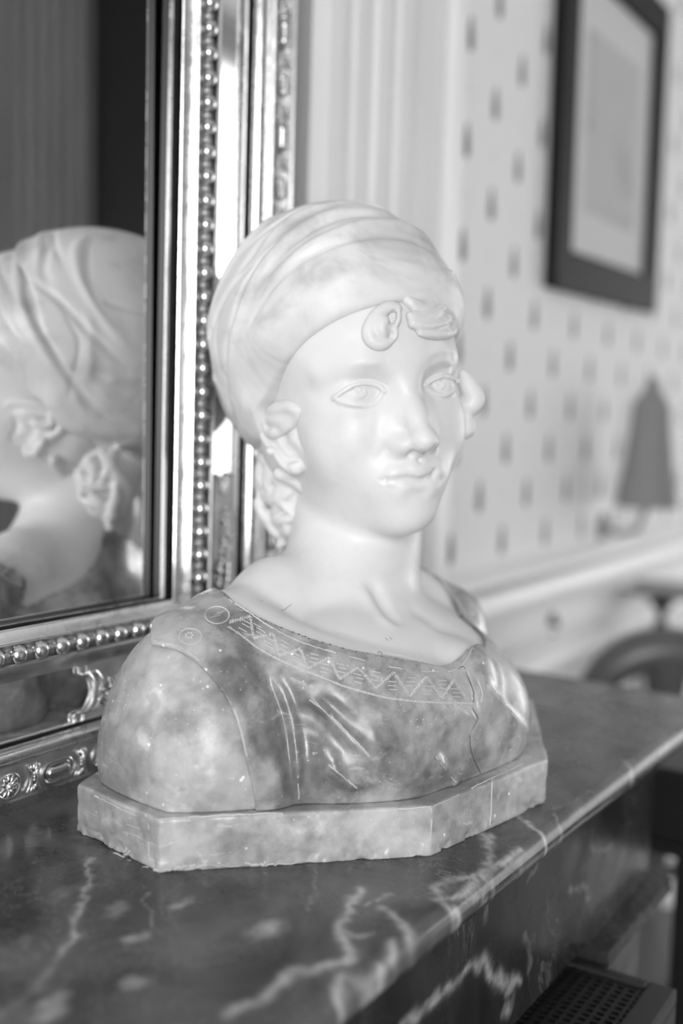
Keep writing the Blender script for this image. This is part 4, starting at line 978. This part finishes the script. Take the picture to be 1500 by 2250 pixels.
# corner panel = L shaped plate proud of the margins, pierced for the glass ends
yp = .6068
plate = endb+[(mx1, mz0), (mx1, ZE1)]+endr[::-1][1:]+[(mx0, mz1)]
corner = MB(); n_ = len(plate)
corner.prism([(a, b) for a, b in plate], yp, ym+.004, lambda a, b, h: (a, h, b))
keep(corner.obj('corner_panel', M['giltpanel'], smooth=False), mir)
for off, r in ((0.0, .0013), (.0085, .0013)):
    keep(MB().tube([(a+off, yp-.0004, b) for a, b in cr(endb, 3)], r, 8).obj('glass_border', M['giltbright']), mir)
keep(MB().tube([(a, yp-.0004, b) for a, b in cr(endr, 3)], .0013, 8).obj('glass_border', M['giltbright']), mir)
def foliage(cx, cz, L, wd, ang, seed):
    """spray of small gilt leaves and berries along a stem"""
    mb = MB(); r = random.Random(seed); ca, sa = math.cos(math.radians(ang)), math.sin(math.radians(ang))
    def W_(s, t, h): return (cx+s*ca-t*sa, yp-h, cz+s*sa+t*ca)
    mb.tube([W_(L*k/8-L/2, .0015*math.sin(k*.9), .0010) for k in range(9)], [.0016*(1-.08*k) for k in range(9)], 6)
    for k in range(26):
        s = -L/2+L*(k+.5)/26; side = 1 if k % 2 else -1; w_ = wd*(1-.7*(k/26))*(.6+.4*r.random()); a = math.radians(ang+side*(38+r.random()*20))
        ax = np.array([[math.cos(a), 0, math.sin(a)], [-math.sin(a), 0, math.cos(a)], [0, 1, 0]])
        c = W_(s+.3*w_, side*w_*.55, .0010+.0012*r.random()); mb.ball(c, (w_*.50, w_*.20+.0006, .0016), 8, 5, ax)
        if k % 3 == 0: mb.ball(W_(s, side*w_*.3, .0024), .0017, 8, 5)
    return keep(mb.obj('foliage_spray', M['gilt']), mir)
foliage(Xa(.733, yp), Za(1.272, yp), .075, .013, 84, 1); foliage(Xa(.601, yp), Za(1.176, yp), .040, .012, 12, 2)
foliage(Xa(.655, yp), Za(1.178, yp), .05, .012, 170, 3)
# carved ornament on the outer band: cartouches and rosettes with leaf fans between, repeating every 9.4 cm
def orn(nm, fn):
    mb = MB(); fn(mb); me = mb.mesh(nm); me.materials.append(M['gilt']); return me
def f_cart(mb):       # local: x along, z across, -y outwards
    L, w_ = .0125, .0062
    ring = [(L*math.copysign(1, math.cos(a))*.55+w_*1.25*math.cos(a), -.001, w_*1.25*math.sin(a)) for a in np.linspace(0, 2*math.pi, 29)]
    mb.tube(ring, .0011, 6); mb.tube([(p[0]*.80, -.0012, p[2]*.76) for p in ring], .0006, 6)
    mb.ball((-L*.55, -.0005, 0), (w_*.72, .0042, w_*.72), 12, 8); mb.ball((L*.55, -.0005, 0), (w_*.72, .0042, w_*.72), 12, 8)
    mb.tube([(-L*.55, -.0005, 0), (L*.55, -.0005, 0)], w_*.66, 14)
def f_ros(mb):
    for k in range(11):
        a = 2*math.pi*k/11; c, s_ = math.cos(a), math.sin(a); ax = np.array([[c, 0, s_], [-s_, 0, c], [0, 1, 0]])
        mb.ball((.0052*c, -.0012, .0052*s_), (.0036, .0016, .0020), 8, 5, ax)
    mb.ball((0, -.0012, 0), (.0026, .0032, .0026), 10, 6)
    mb.tube([(.0100*math.cos(a), -.0006, .0092*math.sin(a)) for a in np.linspace(0, 2*math.pi, 25)], .0010, 6)
def f_fan(mb):
    for sgn in (1, -1):
        for k in range(5):
            a = math.radians(90+(k-2)*24)*sgn; c, s_ = math.cos(a), math.sin(a); ax = np.array([[c, 0, s_], [-s_, 0, c], [0, 1, 0]])
            mb.ball((.0050*c, -.0010, sgn*.0018+.0060*s_), (.0032, .0012, .0011), 8, 5, ax)
        mb.ball((0, -.0014, sgn*.0012), .0013, 8, 5)
    mb.tube([(-.0058, -.0006, .0095), (-.0030, -.0012, .003), (-.0030, -.0012, -.003), (-.0058, -.0006, -.0095)], .0010, 6)
    mb.tube([(.0058, -.0006, .0095), (.0030, -.0012, .003), (.0030, -.0012, -.003), (.0058, -.0006, -.0095)], .0010, 6)
C_, R_o, F_ = orn('cartouche', f_cart), orn('rosette', f_ros), orn('leaf_fan', f_fan)
yo = .5998; zo = Za(1.1225, yo); xo = Xa(.8045, yo); per = .0915
def ornrow(start, stop, horiz):
    k = 0; s = start
    while s < stop:
        for me_, d in ((C_, 0), (F_, per*.25), (R_o, per*.5), (F_, per*.75)):
            if s+d > stop: break
            o = put(me_.name.split('.')[0], me_, (s+d, yo, zo) if horiz else (xo, yo, s+d))
            if not horiz: o.rotation_euler = (0, math.radians(-90), 0)
        s += per
ornrow(.5432-per*9, .80, True); ornrow(1.6454-per*5, 2.66, False)

# ------------------------------------------------------------------ the bust
bust = empty('marble_bust', tuple(TORSO.o-np.array([0, 0, .035]))); tag(bust, 'white and grey marble bust of a young woman in a turban on the mantel shelf', 'sculpture')
HV = build_head(); link('head', HV.mesh('head'), M['skin']); TV = build_turban(HV); link('turban', TV.mesh('turban'), M['cloth'])
link('hair', build_hair(HV).mesh('hair'), M['hair']); AR = build_arm(-1); link('arm', AR.mesh('arm'), M['arm']); link('arm', build_arm(1).mesh('arm'), M['arm'])
RV = build_robe(AR); link('robe', RV.mesh('robe'), M['robe']); PV = build_plinth(); link('plinth', PV.mesh('plinth'), M['plinth'])
for nm in ('head', 'turban', 'hair', 'arm', 'arm.001', 'robe', 'plinth'): keep(bpy.data.objects[nm], bust)
for nm, lb in (('head', 'polished white marble face and neck'), ('turban', 'white marble turban wound in folds'), ('hair', 'white marble curls at brow, ears and nape'),
               ('robe', 'mottled grey draped robe'), ('plinth', 'chipped grey octagonal base')): bpy.data.objects[nm]['label'] = lb
# scored border of the robe: zigzag, rings and dashes, worked in the stone and left chalky
def score(mb, pts, r=.00075, n=5, vol=None):
    q = (vol or RV).hit(cr(pts, n) if n > 1 else np.array(pts), t0=.5, off=.0001)
    ok = [p for p in q if abs((vol or RV).sample(p[None])[0]) < .003]
    if len(ok) > 1: mb.tube(ok, r*1.0, 5)
def dens(pts, step=7):
    o = []
    for a, b in zip(pts[:-1], pts[1:]):
        n = max(1, int(math.hypot(b[0]-a[0], b[1]-a[1])/step)); o += [(a[0]+(b[0]-a[0])*k/n, a[1]+(b[1]-a[1])*k/n) for k in range(n)]
    return o+[pts[-1]]
mb = MB()
low = [(478, 172), (520, 200), (560, 232), (600, 256), (640, 276), (700, 302), (760, 325), (820, 350), (880, 368), (950, 386), (1050, 398), (1130, 401), (1213, 403)]
zig = [(482, 160), (545, 142), (555, 208), (615, 195), (632, 260), (695, 240), (718, 298), (782, 266), (812, 330), (868, 296), (922, 357), (975, 310), (1022, 382), (1072, 322), (1118, 386), (1155, 332), (1198, 396)]
def stitched(pts, half, step, r):
    """row of short ticks across a line, uneven like chisel marks"""
    rg = random.Random(5)
    for p, q in zip(pts[:-1], pts[1:]):
        L_ = math.hypot(q[0]-p[0], q[1]-p[1]); ux, uy = (q[0]-p[0])/L_, (q[1]-p[1])/L_; n = max(2, int(L_/step))
        for k in range(n):
            t_ = (k+.5)/n*L_+rg.uniform(-.8, .8); cx_, cy_ = p[0]+ux*t_, p[1]+uy*t_; h_ = half*rg.uniform(.6, 1.15)
            score(mb, PT([(cx_-uy*h_-ux*h_*.4, cy_+ux*h_-uy*h_*.4), (cx_+uy*h_+ux*h_*.4, cy_-ux*h_+uy*h_*.4)]), r*rg.uniform(.7, 1.2), 1)
stitched(low, 3.2, 4.8, .00048); stitched(zig, 4.4, 5.2, .00054)
score(mb, PT(low), .00036)
r_ = random.Random(2)
for i in range(len(zig)-2):
    cx_, cy_ = (zig[i][0]+zig[i+1][0]+zig[i+2][0])/3, (zig[i][1]+zig[i+1][1]+zig[i+2][1])/3
    for k in range(3):
        dx, dy = r_.uniform(-6, 6), (k-1)*12; sl_ = .55 if cx_ < 700 else (.25 if cx_ < 950 else .05)
        score(mb, PT([(cx_+dx-12, cy_+dy-12*sl_), (cx_+dx+12, cy_+dy+12*sl_)]), .00036, 1)
score(mb, PT([(446+36*math.cos(a), 138+26*math.sin(a)) for a in np.linspace(0, 2*math.pi, 25)]), .00055, 1)
for k in range(3): score(mb, PT([(428+k*8, 146-k*7), (455+k*8, 138-k*7)]), .0003, 1)
score(mb, PT([(366+34*math.cos(a), 202+24*math.sin(a)) for a in np.linspace(0, 2*math.pi, 25)]), .00036, 1)
for k in range(7): a = k*.9; score(mb, PT([(360+10*math.cos(a), 198+8*math.sin(a)), (366+10*math.cos(a), 200+8*math.sin(a))]), .0006, 1)
def mscore(pts, r, n=4):
    q = RV.hit(cr(pts, n), mirror=True, off=.0001)
    if len(q) > 1: mb.tube(q, r, 5)
mscore([(-40, 1244), (0, 1264), (50, 1288), (100, 1315), (150, 1342)], .0007)
zb_ = [(-15, 1228), (5, 1262), (28, 1242), (52, 1284), (80, 1262), (104, 1310), (128, 1286), (146, 1332), (168, 1312)]
for p_, q_ in zip(zb_[:-1], zb_[1:]): mscore([p_, ((p_[0]+q_[0])/2, (p_[1]+q_[1])/2), q_], .0007, 2)
score(mb, PT([(1225, 330), (1240, 370), (1236, 400)]), .0004)
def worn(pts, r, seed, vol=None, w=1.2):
    """broken chalky line along an edge: wear, and on the robe ridges painted highlights too"""
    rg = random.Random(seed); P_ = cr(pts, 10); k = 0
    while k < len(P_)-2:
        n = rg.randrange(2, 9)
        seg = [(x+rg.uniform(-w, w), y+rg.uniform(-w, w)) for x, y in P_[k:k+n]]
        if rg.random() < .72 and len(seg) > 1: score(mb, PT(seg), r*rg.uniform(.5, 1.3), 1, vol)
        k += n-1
o = mb.obj('engraved_border', M['score']); o['label'] = 'chalky scored zigzag border along the neckline'; o['kind'] = 'stuff'; keep(o, bust)
mb = MB()  # pale lines on the ridges: wear together with highlights painted onto the folds
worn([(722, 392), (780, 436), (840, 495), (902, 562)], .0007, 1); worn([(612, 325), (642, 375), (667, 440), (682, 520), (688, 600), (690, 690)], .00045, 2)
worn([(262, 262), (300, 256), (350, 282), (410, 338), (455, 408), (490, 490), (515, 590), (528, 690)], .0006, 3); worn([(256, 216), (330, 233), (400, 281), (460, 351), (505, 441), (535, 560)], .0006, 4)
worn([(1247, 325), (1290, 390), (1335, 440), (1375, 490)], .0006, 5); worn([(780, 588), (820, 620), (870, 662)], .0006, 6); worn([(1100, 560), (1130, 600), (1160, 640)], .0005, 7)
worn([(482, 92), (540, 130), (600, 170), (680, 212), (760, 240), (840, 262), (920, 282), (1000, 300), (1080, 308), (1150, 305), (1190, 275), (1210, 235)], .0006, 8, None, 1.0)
o = mb.obj('worn_edge_highlight', M['score']); o['label'] = 'chalky worn ridges of the drapery with their highlights painted on'; o['kind'] = 'stuff'; keep(o, bust)
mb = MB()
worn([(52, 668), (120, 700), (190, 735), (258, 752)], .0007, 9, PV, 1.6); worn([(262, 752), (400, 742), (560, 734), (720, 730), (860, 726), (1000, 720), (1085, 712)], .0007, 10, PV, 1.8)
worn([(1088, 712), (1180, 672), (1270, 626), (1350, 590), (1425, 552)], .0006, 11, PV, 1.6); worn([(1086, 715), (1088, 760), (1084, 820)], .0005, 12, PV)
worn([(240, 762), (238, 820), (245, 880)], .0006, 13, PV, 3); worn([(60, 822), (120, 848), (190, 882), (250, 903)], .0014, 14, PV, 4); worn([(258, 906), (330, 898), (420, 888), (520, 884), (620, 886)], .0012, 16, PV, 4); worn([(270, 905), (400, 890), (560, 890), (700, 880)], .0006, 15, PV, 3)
o = mb.obj('chipped_edge', M['score']); o['kind'] = 'stuff'; keep(o, bust)
mb = MB()
for pts in ([(637, 124), (648, 122), (655, 116), (668, 106)], [(576, 97), (581, 96)], [(948, 206), (958, 214)], [(962, 204), (970, 212)], [(926, 250), (936, 248), (940, 256)]):
    score(mb, PT(pts), .00016, 2, HV)
o = mb.obj('pit_mark', M['crack']); o['kind'] = 'stuff'; keep(o, bust)
mb = MB(); score(mb, PT([(1165, 300), (1183, 292), (1192, 312), (1215, 372), (1212, 420), (1228, 450), (1203, 500), (1210, 560), (1235, 612)]), .00028, 2)
o = mb.obj('crack', M['crack']); keep(o, bust)
mb = MB(); score(mb, dens(PT([(1269, 630), (1267, 680), (1266, 730), (1262, 768)])), .0006, 1, PV)
o = mb.obj('plinth_joint', M['score']); keep(o, bust)

# ------------------------------------------------------------------ things on and by the papered wall
fp = empty('picture_frame', (1.926, YW, 1.92)); tag(fp, 'black framed faint drawing hanging on the patterned wallpaper', 'picture')
a0, a1, c0, c1, bw = -.271, .271, -.297, .297, .066
def fpo(nm, v0, v1, mt, y0, y1):
    return MB().box((v0[0], y0, v0[1]), (v1[0], y1, v1[1])).obj(nm, mt, fp, smooth=False, bevel=.001)
for poly in ([(a0, c0), (a1, c0), (a1-bw, c0+bw), (a0+bw, c0+bw)], [(a1, c0), (a1, c1), (a1-bw, c1-bw), (a1-bw, c0+bw)],
             [(a1, c1), (a0, c1), (a0+bw, c1-bw), (a1-bw, c1-bw)], [(a0, c1), (a0, c0), (a0+bw, c0+bw), (a0+bw, c1-bw)]):
    MB().prism(poly, -.022, -.001, lambda a, b, h: (a, h, b)).obj('frame_bar', M['frame'], fp, smooth=False, bevel=.0015)
fpo('mount', (a0+bw, c0+bw), (a1-bw, c1-bw), M['mount'], -.010, -.006); fpo('drawing', (-.135, -.155), (.135, .150), M['sheet'], -.0112, -.0100)
fp.rotation_euler = (math.radians(0), math.radians(-1.3), 0)

# wall lamp with a dark shade
sc = empty('wall_lamp', (2.00, YW, 1.33)); tag(sc, 'small wall lamp with a dark flared shade below the picture', 'lamp')
keep(MB().lathe([(.026, .118), (.034, .10), (.037, .06), (.044, .0), (.058, -.085), (.0565, -.085), (.035, .06), (.024, .116)], (2.00, YW-.085, 1.33), 28).obj('lamp_shade', M['shade']), sc)
keep(MB().lathe([(.0, .16), (.010, .155), (.014, .135), (.026, .118), (.0, .112)], (2.00, YW-.085, 1.33), 20).obj('finial', M['shade']), sc)
keep(MB().tube([(2.00, YW-.004, 1.20), (2.00, YW-.03, 1.19), (2.00, YW-.07, 1.20), (2.00, YW-.085, 1.24), (2.00, YW-.085, 1.28)], .006, 10).obj('arm', M['shade']), sc)
keep(MB().lathe([(.0, .0), (.028, .0), (.03, .004), (.02, .010), (.0, .012)], (0, 0, 0), 20).obj('wall_plate', M['shade']), sc)
bpy.data.objects['wall_plate'].rotation_euler = (math.radians(90), 0, 0); bpy.data.objects['wall_plate'].location = Vector((2.00, YW, 1.20))-Vector(sc.location)
bm_ = mat('bulb', .9, .3); bm_.node_tree.nodes['Principled BSDF'].inputs['Emission Color'].default_value = (1, 1, 1, 1); bm_.node_tree.nodes['Principled BSDF'].inputs['Emission Strength'].default_value = .4
keep(MB().ball((2.00, YW-.085, 1.285), (.016, .016, .024), 14, 10).obj('bulb', bm_), sc)
pl = bpy.data.lights.new('lamp_light', 'POINT'); pl.energy = LAMPW; pl.shadow_soft_size = .02; po = bpy.data.objects.new('lamp_light', pl); S.collection.objects.link(po); po.location = (2.00, YW-.085, 1.235); keep(po, sc)

# socket
so = empty('light_switch', (1.7555, YW-.006, 1.046)); tag(so, 'small dark switch plate on the white wainscot right of the bust', 'switch')
keep(MB().lathe([(0, .006), (.016, .006), (.020, .003), (.021, 0)], (0, 0, 0), 20).obj('plate', M['socket']), so)
bpy.data.objects['plate'].rotation_euler = (math.radians(90), 0, 0); bpy.data.objects['plate'].location = (0, 0, 0)
keep(MB().ball((1.7555, YW-.014, 1.046), .006, 10, 6).obj('toggle', M['socket']), so)

# dark table, chair back and silver stand beyond the chimneypiece
tb = empty('side_table', (1.44, .12, 0)); tag(tb, 'black table with a deep boxed apron partly hidden behind the end of the mantelpiece', 'table')
TX0, TX1, TY0, TY1 = 1.30, 1.58, -.14, .375
def tbx(nm, lo, hi, mt=M['black'], bv=.003): return keep(MB().box(lo, hi).obj(nm, mt, smooth=False, bevel=bv), tb)
tbx('tabletop', (TX0-.012, TY0-.012, .962), (TX1+.012, TY1+.012, .980)); tbx('apron', (TX0, TY0, .885), (TX1, TY1, .962)); tbx('lower_rail', (TX0-.006, TY0-.006, .868), (TX1+.006, TY1+.006, .885))
for x_ in (TX0+.02, TX1-.05):
    for y_ in (TY0+.02, TY1-.06): tbx('leg', (x_, y_, 0), (x_+.03, y_+.03, .868))
def W3(px, py, d): return fwd(px, py, d)

# dark balloon-back chair standing beyond the end of the shelf
ch = empty('balloon_back_chair', (1.725, .478, 0)); tag(ch, 'dark wooden balloon-back chair beyond the far end of the mantel shelf', 'chair')
CH = Frame((1.725, .478, 0), [[math.cos(math.radians(-60)), math.sin(math.radians(-60)), 0], [-math.sin(math.radians(-60)), math.cos(math.radians(-60)), 0], [0, 0, 1]])
def cp(a, b, z): return CH.fro((a, b, z))
def cht(nm, pts, r, n=10): return keep(MB().tube(pts, r, n).obj(nm, M['darkwood']), ch)
arcp = [cp(.0+.130*math.cos(t_), 0, .925+.112*math.sin(t_)) for t_ in np.linspace(math.radians(-10), math.radians(190), 17)]
cht('back_rail', arcp, [.014+.022*math.sin(math.pi*k/16) for k in range(17)], 12)
cht('back_post', [cp(-.133, 0, .91), cp(-.12, .0, .70), cp(-.15, .0, .46), cp(-.17, -.02, .02)], [.014, .012, .016, .013]); cht('back_post', [cp(.133, 0, .91), cp(.12, 0, .70), cp(.15, 0, .46), cp(.17, -.02, .02)], [.014, .012, .016, .013])
cht('splat', [cp(0, 0, 1.02), cp(0, 0, .93), cp(0, 0, .80), cp(0, 0, .66)], [.036, .020, .024, .012])
cht('cross_rail', [cp(-.125, 0, .68), cp(0, 0, .665), cp(.125, 0, .68)], .013)
keep(MB().prism([tuple(cp(a_, b_, 0)[:2]) for a_, b_ in ((-.19, 0), (.19, 0), (.22, .25), (.16, .31), (-.16, .31), (-.22, .25))], .42, .47).obj('seat', M['darkwood'], smooth=False, bevel=.01), ch)
for s_ in (-1, 1): cht('front_leg', [cp(s_*.19, .25, .42), cp(s_*.20, .26, .25), cp(s_*.19, .26, .01)], [.020, .016, .012])
# silver stand on a dark stem, on a low shelf of its own behind the chair
def stand(px, py, d):
    c = W3(px, py, d); zt_ = c[2]
    s_ = empty('silver_dish', (c[0], c[1], zt_-.14)); tag(s_, 'wide silver dish on a dark turned stem standing on a small round table', 'dish')
    keep(MB().lathe([(0, -.010), (.030, -.012), (.075, .002), (.092, .012), (.094, .016), (.072, .008), (.028, -.004), (0, -.003)], (c[0], c[1], zt_), 36).obj('bowl', M['dish']), s_)
    keep(MB().lathe([(0, -.012), (.020, -.014), (.024, -.022), (.010, -.034), (.008, -.05), (.016, -.07), (.012, -.10), (.034, -.126), (.046, -.134), (.048, -.14), (0, -.14)], (c[0], c[1], zt_), 28).obj('stem', M['socket']), s_)
    q = empty('pedestal_table', (c[0], c[1], 0)); tag(q, 'small round dark pedestal table carrying the silver dish', 'table'); zq = zt_-.14
    keep(MB().lathe([(0, -.02), (.060, -.02), (.070, -.012), (.070, -.002), (.066, 0), (0, 0)], (c[0], c[1], zq), 36).obj('tabletop', M['darkwood']), q)
    keep(MB().lathe([(0, zq-.02), (.03, zq-.02), (.018, zq-.10), (.026, .50), (.034, .42), (.018, .30), (.024, .14), (0, .12)], (c[0], c[1], 0), 20).obj('column', M['darkwood']), q)
    for k in range(3):
        a_ = k*2*math.pi/3+.4; keep(MB().tube([(c[0]+r_*math.cos(a_), c[1]+r_*math.sin(a_), z_) for r_, z_ in ((.01, .20), (.04, .16), (.055, .07), (.07, .012))], [.014, .013, .012, .012], 8).obj('foot', M['darkwood']), q)
stand(1455, 1305, 2.18)
